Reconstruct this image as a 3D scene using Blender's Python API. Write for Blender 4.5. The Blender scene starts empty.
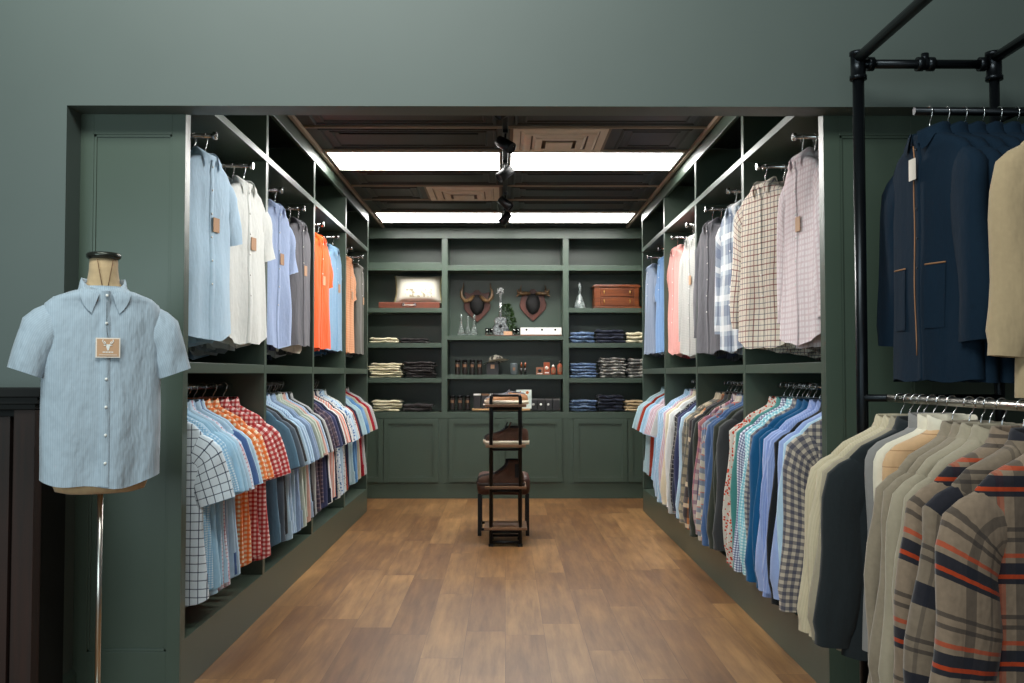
import bpy, bmesh, math, random
from mathutils import Vector, Matrix, Euler
C = bpy.context.scene.collection
PI = math.pi
sin, cos = math.sin, math.cos

# ------------------------------------------------------------------ camera, world, lights, exposure
F, PITCH, YAW, H = 956.0, 0.0345, 0.0071, 1.264
cd = bpy.data.cameras.new('camera')
cam = bpy.data.objects.new('camera', cd); C.objects.link(cam)
cd.sensor_width = 36; cd.lens = F/1024*36; cd.clip_end = 100
cam.location = (0, 0, H); cam.rotation_euler = (PI/2+PITCH, 0, -YAW)
bpy.context.scene.camera = cam
w = bpy.data.worlds.new('world'); bpy.context.scene.world = w; w.use_nodes = True
bg = w.node_tree.nodes['Background']
bg.inputs[0].default_value = (0.80, 0.95, 1.0, 1); bg.inputs[1].default_value = 0.07
vs = bpy.context.scene.view_settings
vs.view_transform = 'Standard'; vs.look = 'None'; vs.gamma = 1; vs.exposure = 0.0; vs.use_curve_mapping = False

def area(name, loc, target, size, sizey, power, col):
    l = bpy.data.lights.new(name, 'AREA'); l.shape = 'RECTANGLE'; l.size = size; l.size_y = sizey
    l.energy = power; l.color = col
    o = bpy.data.objects.new(name, l); C.objects.link(o); o.location = loc
    d = Vector(target)-Vector(loc); o.rotation_euler = d.to_track_quat('-Z', 'Y').to_euler()
    return o
area('shop_window_light', (-1.0, -3.0, 1.9), (-.2, 5.0, 1.5), 4.6, 2.2, 70, (0.86, 0.96, 1.0))
area('shop_ceiling_light', (-0.9, 1.3, 4.0), (-0.5, 3.7, 2.4), 2.6, 0.8, 125, (0.95, 1.0, 0.96))
area('side_window_light', (-2.5, .4, 1.5), (-1.6, 3.7, .9), 1.4, 1.4, 30, (0.74, 0.96, 1.0))  # added fill lamp brightening the lower left wall; no window stands there
PANEL_EMIT = 19

def at(u, v, Y):
    a = (u-512)/F; b = (341.5-v)/F
    c, s = cos(PITCH), sin(PITCH); y1 = c-s*b; z1 = s+c*b
    c, s = cos(YAW), sin(YAW); x = a*c+y1*s; y = -a*s+y1*c
    k = Y/y
    return Vector((x*k, Y, H+z1*k))

# ------------------------------------------------------------------ materials
def srgb(r, g, b):
    f = lambda c: (c/255/12.92) if c <= 10 else ((c/255+.055)/1.055)**2.4
    return (f(r), f(g), f(b), 1)
_m = {}
class NT:
    def __init__(s, name):
        s.m = bpy.data.materials.new(name); s.m.use_nodes = True
        s.t = s.m.node_tree; s.b = s.t.nodes['Principled BSDF']
    def n(s, typ, **k):
        x = s.t.nodes.new(typ)
        for a, v in k.items(): setattr(x, a, v)
        return x
    def set(s, sock, v):
        if hasattr(v, 'is_output') or isinstance(v, bpy.types.NodeSocket): s.t.links.new(v, sock)
        else: sock.default_value = v
    def math(s, op, a, b=0.0, c=None):
        x = s.n('ShaderNodeMath', operation=op); s.set(x.inputs[0], a); s.set(x.inputs[1], b)
        if c is not None: s.set(x.inputs[2], c)
        return x.outputs[0]
    def mix(s, fac, a, b, mode='MIX'):
        x = s.n('ShaderNodeMix', data_type='RGBA', blend_type=mode)
        s.set(x.inputs[0], fac); s.set(x.inputs[6], a); s.set(x.inputs[7], b)
        return x.outputs[2]
    def noise(s, co, scale, detail=3, rough=.5, out=0):
        x = s.n('ShaderNodeTexNoise'); s.t.links.new(co, x.inputs['Vector'])
        x.inputs['Scale'].default_value = scale; x.inputs['Detail'].default_value = detail; x.inputs['Roughness'].default_value = rough
        return x.outputs[out]
    def bump(s, h, strength, dist=.01):
        x = s.n('ShaderNodeBump'); x.inputs['Strength'].default_value = strength; x.inputs['Distance'].default_value = dist
        s.t.links.new(h, x.inputs['Height']); s.t.links.new(x.outputs[0], s.b.inputs['Normal'])
    def ramp(s, f, lo, hi):
        x = s.n('ShaderNodeMapRange'); s.t.links.new(f, x.inputs[0]); x.inputs[1].default_value = lo; x.inputs[2].default_value = hi
        return x.outputs[0]

def plain(name, col, rough=.5, metal=0, var=.12, nscale=9, bump=0, emit=0, spec=.5, trans=0, ior=1.45):
    if name in _m: return _m[name]
    t = NT(name); co = t.n('ShaderNodeTexCoord').outputs['Object']
    if var:
        nz = t.ramp(t.noise(co, nscale), .3, .7)
        dark = tuple(c*(1-var) for c in col[:3])+(1,); lite = tuple(min(1, c*(1+var)) for c in col[:3])+(1,)
        t.set(t.b.inputs['Base Color'], t.mix(nz, dark, lite))
    else: t.b.inputs['Base Color'].default_value = col
    t.b.inputs['Roughness'].default_value = rough; t.b.inputs['Metallic'].default_value = metal
    t.b.inputs['Specular IOR Level'].default_value = spec
    if trans: t.b.inputs['Transmission Weight'].default_value = trans; t.b.inputs['IOR'].default_value = ior
    if bump: t.bump(t.noise(co, nscale*6, 4), bump)
    if emit:
        t.b.inputs['Emission Color'].default_value = col; t.b.inputs['Emission Strength'].default_value = emit
    _m[name] = t.m; return t.m

def wood(name, c1, c2, axis='X', scale=1.0, rough=.45):
    if name in _m: return _m[name]
    t = NT(name); co = t.n('ShaderNodeTexCoord').outputs['Object']
    mp = t.n('ShaderNodeMapping'); t.t.links.new(co, mp.inputs[0])
    sc = {'X': (3, 40, 40), 'Y': (40, 3, 40), 'Z': (40, 40, 3)}[axis]
    mp.inputs['Scale'].default_value = tuple(v*scale for v in sc)
    f = t.ramp(t.noise(mp.outputs[0], 1.0, 5, .6), .3, .72)
    t.set(t.b.inputs['Base Color'], t.mix(f, c1, c2)); t.b.inputs['Roughness'].default_value = rough
    t.bump(f, .15, .003); _m[name] = t.m; return t.m

def fabric(name, base, stripes=(), rough=.92, blot=None, var=.07, sheen=.15, bumps=.5, dots=None):
    """stripes: (axis 'u'|'v', period, width fraction, offset fraction, colour, strength)"""
    if name in _m: return _m[name]
    t = NT(name); tc = t.n('ShaderNodeTexCoord'); uv = t.n('ShaderNodeSeparateXYZ'); t.t.links.new(tc.outputs['UV'], uv.inputs[0])
    col = base; ob = tc.outputs['Object']
    if blot:
        for (sc, bc, lo) in blot:
            col = t.mix(t.ramp(t.noise(ob, sc, 1), lo, lo+.08), col, bc)
    for (ax, per, wd, off, c, st) in stripes:
        s = uv.outputs[0 if ax == 'u' else 1]
        fr = t.math('FRACT', t.math('MULTIPLY_ADD', s, 1/per, off+20.0))
        k = t.math('MULTIPLY', t.math('LESS_THAN', fr, wd), st)
        col = t.mix(k, col, c)
    if dots:
        sc, c, r = dots
        vo = t.n('ShaderNodeTexVoronoi'); t.t.links.new(tc.outputs['UV'], vo.inputs['Vector']); vo.inputs['Scale'].default_value = sc
        col = t.mix(t.math('LESS_THAN', vo.outputs['Distance'], r), col, c)
    nz = t.noise(ob, 60, 2)
    g = t.math('MULTIPLY_ADD', nz, 2*var, 1-var)
    cc = t.n('ShaderNodeCombineColor')
    for i in range(3): t.t.links.new(g, cc.inputs[i])
    col = t.mix(1.0, col, cc.outputs[0], 'MULTIPLY')
    t.set(t.b.inputs['Base Color'], col)
    t.b.inputs['Roughness'].default_value = rough; t.b.inputs['Specular IOR Level'].default_value = .2
    t.b.inputs['Sheen Weight'].default_value = sheen
    mp = t.n('ShaderNodeMapping'); t.t.links.new(ob, mp.inputs[0]); mp.inputs['Scale'].default_value = (1.6, 1, .6)
    t.bump(t.noise(mp.outputs[0], 9, 3, .55), bumps, .02)
    _m[name] = t.m; return t.m

PAINT = plain('green_paint', srgb(66, 80, 69), .36, var=.05, nscale=3)
PAINT_BACK = PAINT
WALLP = plain('wall_paint', srgb(80, 91, 87), .55, var=.05, nscale=1.5, bump=.03)
BLACKM = plain('black_metal', srgb(22, 23, 24), .38, .6, var=.1)
PIPE = plain('pipe_metal', srgb(30, 34, 38), .32, .8, var=.15)
CHROME = plain('chrome', srgb(205, 205, 205), .18, 1, var=0)
STEEL = plain('brushed_steel', srgb(190, 186, 178), .28, 1, var=.05)
TILE = plain('black_ceiling_tile', srgb(14, 18, 16), .5, var=.2)
GRID = plain('bronze_grid', srgb(152, 134, 114), .5, .1, var=.05)
VENTM = plain('vent_enamel', srgb(205, 190, 168), .5, var=.06)
EMIT = plain('light_diffuser', (1, .985, .95, 1), .5, var=0, emit=PANEL_EMIT)
WHITE = plain('white_plastic', srgb(225, 225, 220), .4, var=.03)
TAN = plain('kraft_card', srgb(186, 148, 116), .8, var=.05)
CREAMCARD = plain('cream_card', srgb(222, 212, 200), .8, var=.04)
GLASS = plain('clear_glass', (.95, .97, .96, 1), .03, var=0, trans=1)
SILVER = plain('polished_silver', srgb(222, 222, 220), .12, 1, var=.1, nscale=25)
DARKWOOD = wood('dark_wood', srgb(16, 8, 5), srgb(46, 20, 9), 'Z', .5, .7)
BLACKWOOD = plain('black_painted_wood', srgb(11, 13, 12), .7, var=.3, spec=.3)
CHERRY = wood('cherry_wood', srgb(74, 32, 12), srgb(134, 70, 28), 'X', 1, .35)
PLAQUE = wood('plaque_wood', srgb(64, 28, 18), srgb(98, 50, 34), 'Z', 1, .4)
SHELFWOOD = wood('oak_shelf', srgb(84, 58, 38), srgb(128, 92, 60), 'X', 1, .5)
HANGWOOD = wood('hanger_wood', srgb(92, 44, 22), srgb(142, 78, 42), 'X', 1, .35)
HANGPALE = wood('pale_hanger_wood', srgb(176, 150, 118), srgb(214, 194, 164), 'X', 1, .4)
HANGDARK = plain('black_hanger', srgb(26, 22, 20), .4, var=.1)
HORN = wood('horn', srgb(60, 42, 26), srgb(140, 108, 68), 'Z', 2, .4)
LEATHER = plain('brown_leather', srgb(74, 44, 34), .45, var=.25, bump=.2)
SUEDE = plain('brown_suede', srgb(78, 52, 38), .95, var=.25, nscale=20, bump=.1)
DARKSUEDE = plain('dark_suede', srgb(30, 28, 27), .9, var=.2)
TANSUEDE = plain('tan_suede', srgb(150, 106, 70), .9, var=.2)
SOLE = plain('cream_rubber', srgb(224, 214, 190), .7, var=.05)
DARKSOLE = plain('dark_rubber', srgb(46, 32, 26), .7, var=.1)

def floor_mat():
    t = NT('plank_floor'); tc = t.n('ShaderNodeTexCoord'); sp = t.n('ShaderNodeSeparateXYZ'); t.t.links.new(tc.outputs['Object'], sp.inputs[0])
    X, Y = sp.outputs[0], sp.outputs[1]
    W, L = .19, 1.25
    cx = t.math('DIVIDE', X, W); ci = t.math('FLOOR', cx); fx = t.math('FRACT', t.math('ADD', cx, 50.0))
    wn = t.n('ShaderNodeTexWhiteNoise', noise_dimensions='1D'); t.t.links.new(ci, wn.inputs['W'])
    cy = t.math('ADD', t.math('DIVIDE', Y, L), t.math('MULTIPLY', wn.outputs[0], 7.3)); ri = t.math('FLOOR', cy); fy = t.math('FRACT', t.math('ADD', cy, 50.0))
    cmb = t.n('ShaderNodeCombineXYZ'); t.t.links.new(ci, cmb.inputs[0]); t.t.links.new(ri, cmb.inputs[1])
    w2 = t.n('ShaderNodeTexWhiteNoise', noise_dimensions='3D'); t.t.links.new(cmb.outputs[0], w2.inputs['Vector'])
    r = w2.outputs[0]
    off = t.n('ShaderNodeVectorMath', operation='MULTIPLY_ADD'); t.t.links.new(w2.outputs[1], off.inputs[0]); off.inputs[1].default_value = (9, 9, 9); t.t.links.new(tc.outputs['Object'], off.inputs[2])
    mp = t.n('ShaderNodeMapping'); t.t.links.new(off.outputs[0], mp.inputs[0]); mp.inputs['Scale'].default_value = (14, 1.3, 1)
    g = t.ramp(t.noise(mp.outputs[0], 1.6, 6, .62), .28, .75)
    mp2 = t.n('ShaderNodeMapping'); t.t.links.new(off.outputs[0], mp2.inputs[0]); mp2.inputs['Scale'].default_value = (3.5, 1.6, 1)
    g2 = t.ramp(t.noise(mp2.outputs[0], 1.0, 3), .35, .7)
    a = t.mix(g, srgb(120, 86, 50), srgb(178, 136, 86)); b = t.mix(g, srgb(86, 56, 30), srgb(140, 100, 58))
    col = t.mix(r, a, b); col = t.mix(t.math('MULTIPLY', g2, .5), col, srgb(80, 50, 30))
    e = t.math('MAXIMUM', t.math('LESS_THAN', fx, .012), t.math('LESS_THAN', fy, .003))
    col = t.mix(t.math('MULTIPLY', e, .55), col, srgb(60, 38, 24))
    t.set(t.b.inputs['Base Color'], col); t.b.inputs['Roughness'].default_value = .42
    t.bump(g, .08, .002); return t.m
FLOORM = floor_mat()

# ------------------------------------------------------------------ mesh helpers
class MB:
    def __init__(s): s.v = []; s.f = []; s.uv = []; s.mi = []; s.sm = []
    def face(s, idx, mi=0, smooth=False): s.f.append(idx); s.mi.append(mi); s.sm.append(smooth)
    def box(s, x0, x1, y0, y1, z0, z1, mi=0):
        if x0 > x1: x0, x1 = x1, x0
        n = len(s.v)
        s.v += [(x, y, z) for z in (z0, z1) for y in (y0, y1) for x in (x0, x1)]
        for q in ((0, 2, 3, 1), (4, 5, 7, 6), (0, 1, 5, 4), (1, 3, 7, 5), (3, 2, 6, 7), (2, 0, 4, 6)):
            s.face([n+i for i in q], mi)
        return s
    def rings(s, rings, closed=True, cap0=False, cap1=False, mi=0, smooth=True, uvs=None):
        n = len(s.v); k = len(rings[0])
        for r in rings: s.v += [tuple(p) for p in r]
        if uvs is not None:
            while len(s.uv) < n: s.uv.append((0, 0))
            for r in uvs: s.uv += r
        for i in range(len(rings)-1):
            for j in range(k if closed else k-1):
                j2 = (j+1) % k
                s.face([n+i*k+j, n+i*k+j2, n+(i+1)*k+j2, n+(i+1)*k+j], mi, smooth)
        if cap0: s.face([n+j for j in range(k)][::-1], mi, False)
        if cap1: s.face([n+(len(rings)-1)*k+j for j in range(k)], mi, False)
        return s
    def tube(s, pts, r, k=8, mi=0, cap=True):
        pts = [Vector(p) for p in pts]; rs = r if isinstance(r, (list, tuple)) else [r]*len(pts)
        rings = []; up = None
        for i, p in enumerate(pts):
            d = (pts[min(i+1, len(pts)-1)]-pts[max(i-1, 0)]).normalized()
            if up is None:
                up = d.orthogonal().normalized()
            else:
                up = (up-d*up.dot(d)).normalized()
            w_ = d.cross(up)
            rings.append([p+(up*cos(a)+w_*sin(a))*rs[i] for a in [2*PI*j/k for j in range(k)]])
        return s.rings(rings, True, cap, cap, mi)
    def lathe(s, prof, c=(0, 0, 0), k=16, mi=0, cap=True):
        rings = [[(c[0]+r*cos(2*PI*j/k), c[1]+r*sin(2*PI*j/k), c[2]+z) for j in range(k)] for r, z in prof]
        return s.rings(rings, True, cap, cap, mi)
    def prism(s, pts, y0, y1, mi=0, smooth=False):
        """outline in x,z extruded in y"""
        r0 = [(x, y0, z) for x, z in pts]; r1 = [(x, y1, z) for x, z in pts]
        return s.rings([r0, r1], True, True, True, mi, smooth)
    def build(s, name, mat, parent=None, bevel=0, loc=None, mesh_only=False):
        me = bpy.data.meshes.new(name); me.from_pydata(s.v, [], s.f)
        mats = mat if isinstance(mat, (list, tuple)) else [mat]
        for m in mats: me.materials.append(m)
        me.polygons.foreach_set('material_index', s.mi); me.polygons.foreach_set('use_smooth', s.sm)
        if s.uv:
            while len(s.uv) < len(s.v): s.uv.append((0, 0))
            L = me.uv_layers.new(name='UVMap')
            for lp in me.loops: L.data[lp.index].uv = s.uv[lp.vertex_index]
        bm = bmesh.new(); bm.from_mesh(me); bmesh.ops.recalc_face_normals(bm, faces=bm.faces)
        if bevel: bmesh.ops.bevel(bm, geom=[e for e in bm.edges if len(e.link_faces) == 2 and e.calc_face_angle(0) > .6], offset=bevel, segments=2, profile=.6, affect='EDGES', clamp_overlap=True)
        bm.to_mesh(me); bm.free()
        if mesh_only: return me
        return link(name, me, parent, loc)
def link(name, me, parent=None, loc=None):
    o = bpy.data.objects.new(name, me); C.objects.link(o)
    if parent is not None: o.parent = parent
    if loc is not None: o.location = loc
    return o
def tag(o, label=None, cat=None, group=None, kind=None):
    if label: o['label'] = label
    if cat: o['category'] = cat
    if group: o['group'] = group
    if kind: o['kind'] = kind
    return o
def thing(name, loc, label, cat, group=None, rz=0):
    o = bpy.data.objects.new(name, None); C.objects.link(o); o.location = loc; o.rotation_euler = (0, 0, rz)
    o.empty_display_size = .05
    return tag(o, label, cat, group)
def struct(name, mb, mat, bevel=0):
    return tag(mb.build(name, mat, bevel=bevel), kind='structure')
def slotmat(o, m):
    o.material_slots[0].link = 'OBJECT'; o.material_slots[0].material = m

# ------------------------------------------------------------------ room
Y0, BAY, YE, YB = 3.817, 1.272, 8.905, 9.803
XC, ZC = 1.279, 2.777
YF, ZHD, XJ = 3.682, 2.306, 1.698
struct('floor', MB().box(-5, 5, -3, 10.4, -.05, 0), FLOORM)
m = MB(); m.prism([(-5, 0), (-5, 4.2), (5, 4.2), (5, 0), (2.3, 0), (2.3, ZHD), (-XJ, ZHD), (-XJ, 0)], YF, Y0)
struct('wall_front', m, WALLP)
struct('wall_left', MB().box(-1.98, -1.93, Y0, 10.4, 0, 2.9), PAINT)
struct('wall_right', MB().box(1.93, 1.98, Y0, 10.4, 0, 2.9), PAINT)
struct('wall_back', MB().box(-1.93, 1.93, 10.28, 10.33, 0, 2.9), PAINT)
m = MB()
prof = [(0, 0), (.016, 0), (.016, .085), (.010, .10), (.004, .108), (0, .112)]
def base_run(m, p, q, nrm):
    r = [[(P[0]+nrm[0]*a, P[1]+nrm[1]*a, z) for a, z in prof] for P in (p, q)]
    m.rings(r, True, True, True, smooth=False)
base_run(m, (-2.6, YF, 0), (-XJ+.016, YF, 0), (0, -1)); base_run(m, (-XJ, YF, 0), (-XJ, Y0, 0), (1, 0))
struct('baseboard_left', m, PAINT)
# embossed black ceiling
m = MB(); m.box(-1.93, 1.93, Y0, 10.28, ZC+.012, ZC+.05)
G0, TS = 5.829, .61
def emboss(m, x0, x1, y0, y1):
    def fr(i, dz, wd):
        a, b, c_, d = x0+i, x1-i, y0+i, y1-i
        z = ZC+.012
        for (p, q, r, s_) in ((a, b, c_, c_+wd), (a, b, d-wd, d), (a, a+wd, c_, d), (b-wd, b, c_, d)):
            n = len(m.v); e = wd*.3
            m.v += [(p, r, z), (q, r, z), (q, s_, z), (p, s_, z), (p+e, r+e, z-dz), (q-e, r+e, z-dz), (q-e, s_-e, z-dz), (p+e, s_-e, z-dz)]
            for qd in ((4, 7, 6, 5), (0, 1, 5, 4), (1, 2, 6, 5), (2, 3, 7, 6), (3, 0, 4, 7)): m.face([n+k for k in qd])
    fr(.05, .010, .028); fr(.115, .007, .02)
    if x1-x0 > .9 and y1-y0 > .35:
        m.box(x0+.17, x1-.17, y0+.17, y1-.17, ZC+.004, ZC+.013)
lights = [(a, b) for a in (1, 5) for b in (0, 1)]
vents = [(0, 'R'), (3, 'L')]
for i in range(-3, 8):
    for side in (0, 1):
        if (i, side) in lights: continue
        y0, y1 = G0+i*TS, G0+(i+1)*TS
        y1 = min(y1, 10.28)
        if y0 < Y0: continue
        x0, x1 = ((-1.22, 0), (0, 1.22))[side]
        if (i, 'LR'[side]) in vents:
            if side: x0 = .68
            else: x1 = -.66
        emboss(m, x0, x1, y0, y1)
struct('ceiling', m, TILE)
n = 1
for i in range(-3, 8):
    y = G0+i*TS
    if y > YB+.3: continue
    struct('trim_%d' % n, MB().box(-1.235, 1.245, y-.010, y+.010, ZC, ZC+.012), GRID); n += 1
for x, wd in ((-1.252, .022), (1.252, .022), (0, .012)):
    struct('trim_%d' % n, MB().box(x-wd/2, x+wd/2, Y0, YB+(.05 if x == 0 else -.03), ZC-.012 if x else ZC-.002, ZC+.012), GRID); n += 1

# ------------------------------------------------------------------ ceiling light panels, vents, track
for (i, side) in lights:
    y0, y1 = G0+i*TS+.02, G0+(i+1)*TS-.02
    x0, x1 = ((-1.225, -.03), (.03, 1.225))[side]
    t = thing('ceiling_light', ((x0+x1)/2, (y0+y1)/2, ZC), 'bright rectangular ceiling light panel, %s row, %s of the spotlight track' % ('nearer' if i == 1 else 'farther', ('left', 'right')[side]), 'light', 'ceiling light panels')
    cx, cy = (x0+x1)/2, (y0+y1)/2; hx, hy = (x1-x0)/2, (y1-y0)/2
    fm = MB(); e = .012
    fm.box(-hx, hx, -hy, -hy+e, -.004, .012); fm.box(-hx, hx, hy-e, hy, -.004, .012); fm.box(-hx, -hx+e, -hy+e, hy-e, -.004, .012); fm.box(hx-e, hx, -hy+e, hy-e, -.004, .012)
    fm.build('frame', WHITE, t); MB().box(-hx+e, hx-e, -hy+e, hy-e, 0, .008).build('diffuser', EMIT, t)
for (i, side) in vents:
    cy = G0+(i+.5)*TS; cx = .345 if side == 'R' else -.345
    t = thing('air_vent', (cx, cy, ZC), 'square beige stepped air diffuser %s' % ('right of track, before nearer lights' if side == 'R' else 'left of track, between the two light rows'), 'air vent', 'ceiling air diffusers')
    h = .295
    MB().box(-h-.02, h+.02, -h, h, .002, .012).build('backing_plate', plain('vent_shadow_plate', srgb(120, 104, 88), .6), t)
    for (s_, wd, z) in ((.295, .045, 0), (.225, .045, -.012), (.150, .040, -.024)):
        m = MB(); zz, th = z, .005
        m.box(-s_, s_, -s_, -s_+wd, zz-th, zz); m.box(-s_, s_, s_-wd, s_, zz-th, zz)
        m.box(-s_, -s_+wd, -s_+wd, s_-wd, zz-th, zz); m.box(s_-wd, s_, -s_+wd, s_-wd, zz-th, zz)
        e = s_-wd
        r = [[(-q, -q, w_), (q, -q, w_), (q, q, w_), (-q, q, w_)] for q, w_ in ((s_, zz), (s_+.02, zz+.012))]
        if s_ < .29: m.rings(r, True, smooth=False)
        m.build('louvre_ring', VENTM, t)
    MB().box(-.085, .085, -.085, .085, -.036, -.030).build('centre_plate', VENTM, t)
tr = thing('track_light_rail', (0, 6.6, ZC-.03), 'black track rail running down the middle of the closet ceiling', 'light track')
mm = MB(); mm.box(-.018, .018, -2.4, 2.75, -.012, .012); mm.build('rail', BLACKM, tr, .003)
mm = MB()
for yy in (-2.1, -.7, .9, 2.4): mm.box(-.012, .012, yy-.02, yy+.02, .012, .03)
mm.build('mounting_clip', BLACKM, tr)
LENS = plain('lamp_lens', (1, .9, .75, 1), .2, var=0, emit=2.5)
heads = [(4.95, (-1.28, 4.35, 1.65), 'first', 85), (5.72, (1.28, 4.75, 1.65), 'second', 110), (6.55, (-1.28, 5.9, 1.5), 'third', 45), (7.7, (1.28, 7.3, 1.5), 'fourth', 20), (8.45, (-1.0, 8.4, 1.5), 'farthest', 10)]
for (y, aim, nm, watts) in heads:
    t = thing('spotlight', (0, y, ZC-.042), 'small black cylindrical spotlight on the ceiling track, %s from the entrance' % nm, 'spotlight', 'track spotlights')
    mm = MB(); mm.box(-.015, .015, -.03, .03, -.02, 0); mm.tube([(0, 0, -.02), (0, 0, -.06)], .006); mm.build('mount', BLACKM, t)
    q_ = (Vector(aim)-Vector((0, y, ZC-.127))).to_track_quat('-Z', 'Y')
    b = MB().lathe([(.026, .06), (.034, .055), (.036, .0), (.036, -.058), (.031, -.06), (.028, -.05)], k=18).build('lamp_head', BLACKM, t, loc=(0, 0, -.085))
    b.rotation_euler = q_.to_euler()
    sl = bpy.data.lights.new('spot_beam', 'SPOT'); sl.energy = watts; sl.spot_size = 2.3; sl.spot_blend = 1.0; sl.shadow_soft_size = .035; sl.color = (1.0, .97, .93)
    so_ = bpy.data.objects.new('spot_beam', sl); C.objects.link(so_); so_.parent = b; so_.location = (0, 0, -.07)
    l = MB().lathe([(.0, -.049), (.028, -.05)], k=18, cap=False).build('lens', LENS, b)

# ------------------------------------------------------------------ side cabinets
ZK, ZSB, ZST, ZUB, ZUT, ZFA = .209, 1.270, 1.315, 2.403, 2.438, 2.689
XD = 1.90
ROD_X, ROD_Z = 1.46, 1.205
ARM_Z = 2.335
ARMY = [Y0+BAY*i+o for i in range(4) for o in (.45, 1.07)]
def panel_front(m, x0, x1, z0, z1, y, rail=.085, rec=.012, th=.03):
    """framed recessed panel facing -y"""
    m.box(x0, x0+rail, y, y+th, z0, z1); m.box(x1-rail, x1, y, y+th, z0, z1)
    m.box(x0+rail, x1-rail, y, y+th, z0, z0+rail); m.box(x0+rail, x1-rail, y, y+th, z1-rail, z1)
    m.box(x0+rail, x1-rail, y+rec, y+th, z0+rail, z1-rail)
    # moulding lip
    e = .012
    a, b, c_, d = x0+rail, x1-rail, z0+rail, z1-rail
    for (p, q, r, s_) in ((a, b, c_, c_+e), (a, b, d-e, d), (a, a+e, c_+e, d-e), (b-e, b, c_+e, d-e)):
        m.box(p, q, y+rec*.4, y+rec, r, s_)
for sg, side in ((-1, 'left'), (1, 'right')):
    t = thing('wardrobe_cabinet', (sg*1.6, (Y0+YE)/2, 0), 'tall green open wardrobe cabinet of four hanging bays along the %s side' % side, 'cabinet', 'green side wardrobes')
    o = Vector(t.location)
    def part(name, m, mat=PAINT, bevel=.002, par=t):
        m.v = [(p[0]-o.x, p[1]-o.y, p[2]) for p in m.v] if par is t else m.v
        return m.build(name, mat, par, bevel)
    part('plinth', MB().box(sg*XC, sg*XD, Y0, YE, 0, ZK))
    for i in range(5):
        y = Y0+BAY*i if i < 4 else YE-.045
        part('divider', MB().box(sg*XC, sg*XD, y, y+.048, ZK, ZC))
    part('middle_shelf', MB().box(sg*(XC+.002), sg*XD, Y0+.01, YE-.01, ZSB, ZST))
    part('upper_shelf', MB().box(sg*(XC-.003), sg*XD, Y0+.01, YE-.01, ZUB, ZUT))
    m = MB(); m.box(sg*(XC-.004), sg*(XC+.02), Y0, YE-.01, ZFA, ZC-.001); part('fascia', m)
    part('back_panel', MB().box(sg*XD, sg*(XD+.02), Y0, YE, 0, ZC))
    m = MB(); xa, xb = (sg*XC, sg*XJ) if sg < 0 else (sg*XC, sg*2.3)
    x0, x1 = min(xa, xb), max(xa, xb)
    if sg < 0: panel_front(m, x0+.0, x1-.05, 0, ZHD+.02, Y0-.002, .0, 0, .001)
    # plain face board with a routed panel
    m = MB()
    if sg < 0: cols = [(-XJ, -1.645, -1.333, -XC)]
    else: cols = [(XC, 1.345, 1.632, 1.70), (1.70, 1.76, 2.22, 2.3)]
    for (a, b, c_, d) in cols:
        zt, zb = 2.225, .175
        yb = Y0-.012
        m.box(a, b, yb, Y0, 0, ZHD); m.box(c_, d, yb, Y0, 0, ZHD); m.box(b, c_, yb, Y0, zt, ZHD); m.box(b, c_, yb, Y0, 0, zb)
        m.box(b, c_, Y0-.003, Y0, zb, zt)
        e = .010
        for (p, q, r, s_) in ((b, c_, zb, zb+e), (b, c_, zt-e, zt), (b, b+e, zb, zt), (c_-e, c_, zb, zt)): m.box(p, q, yb+.003, Y0, r, s_)
    part('end_panel', m, PAINT, .001)
    for i in range(4):
        rx_ = ROD_X+(0, .0, .025, .06)[i]
        ya, yb = Y0+BAY*i+.05, Y0+BAY*(i+1)-.001
        if i == 3: yb = YE-.046
        m = MB().tube([(sg*rx_-o.x, ya-o.y, ROD_Z), (sg*rx_-o.x, yb-o.y, ROD_Z)], .013, 12)
        m.build('hanging_rail', CHROME, t)
    for ay in ARMY:
        m = MB()
        p0 = (sg*(XD-.01)-o.x, ay-o.y, ARM_Z); p1 = (sg*(XC+.035)-o.x, ay-o.y, ARM_Z)
        m.tube([p0, p1], .010, 10)
        m.tube([p1, (p1[0]-sg*.004, p1[1], p1[2]), (p1[0]-sg*.004, p1[1], p1[2]), (p1[0]-sg*.02, p1[1], p1[2])], [.010, .010, .019, .017], 12)
        m.build('display_arm', CHROME, t)

# ------------------------------------------------------------------ back display cabinet
def bx(u): return at(u, 373.5, YB).x
def bz(v): return at(505, v, YB).z
t = thing('display_cabinet', (0, YB, 0), 'green built-in shelving with cupboard doors across the back wall', 'cabinet')
def bpart(name, m, mat=PAINT, bevel=.002, par=None):
    m.v = [(p[0], p[1]-YB, p[2]) for p in m.v]
    return m.build(name, mat, par or t, bevel)
XS = [(-1.93, -1.80), (bx(441.5), bx(447.3)), (bx(563), bx(569)), (1.80, 1.93)]
ZCT = bz(412)     # underside line of the open shelves
for a, b in XS: bpart('stile', MB().box(a, b, YB-.001, YB+.42, bz(483.0), ZC))
bpart('plinth', MB().box(-1.93, 1.93, YB+.0, YB+.42, 0, bz(483.0)))
bpart('counter', MB().box(-1.93, 1.93, YB-.004, YB+.42, bz(418), ZCT))
bpart('face_frame', MB().box(-1.93, 1.93, YB+.002, YB+.03, bz(483.0), bz(418)))
bpart('crown_board', MB().box(-1.93, 1.93, YB-.006, YB+.03, bz(238.5), ZC))
bpart('back_board', MB().box(-1.93, 1.93, YB+.42, YB+.44, 0, ZC))
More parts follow.
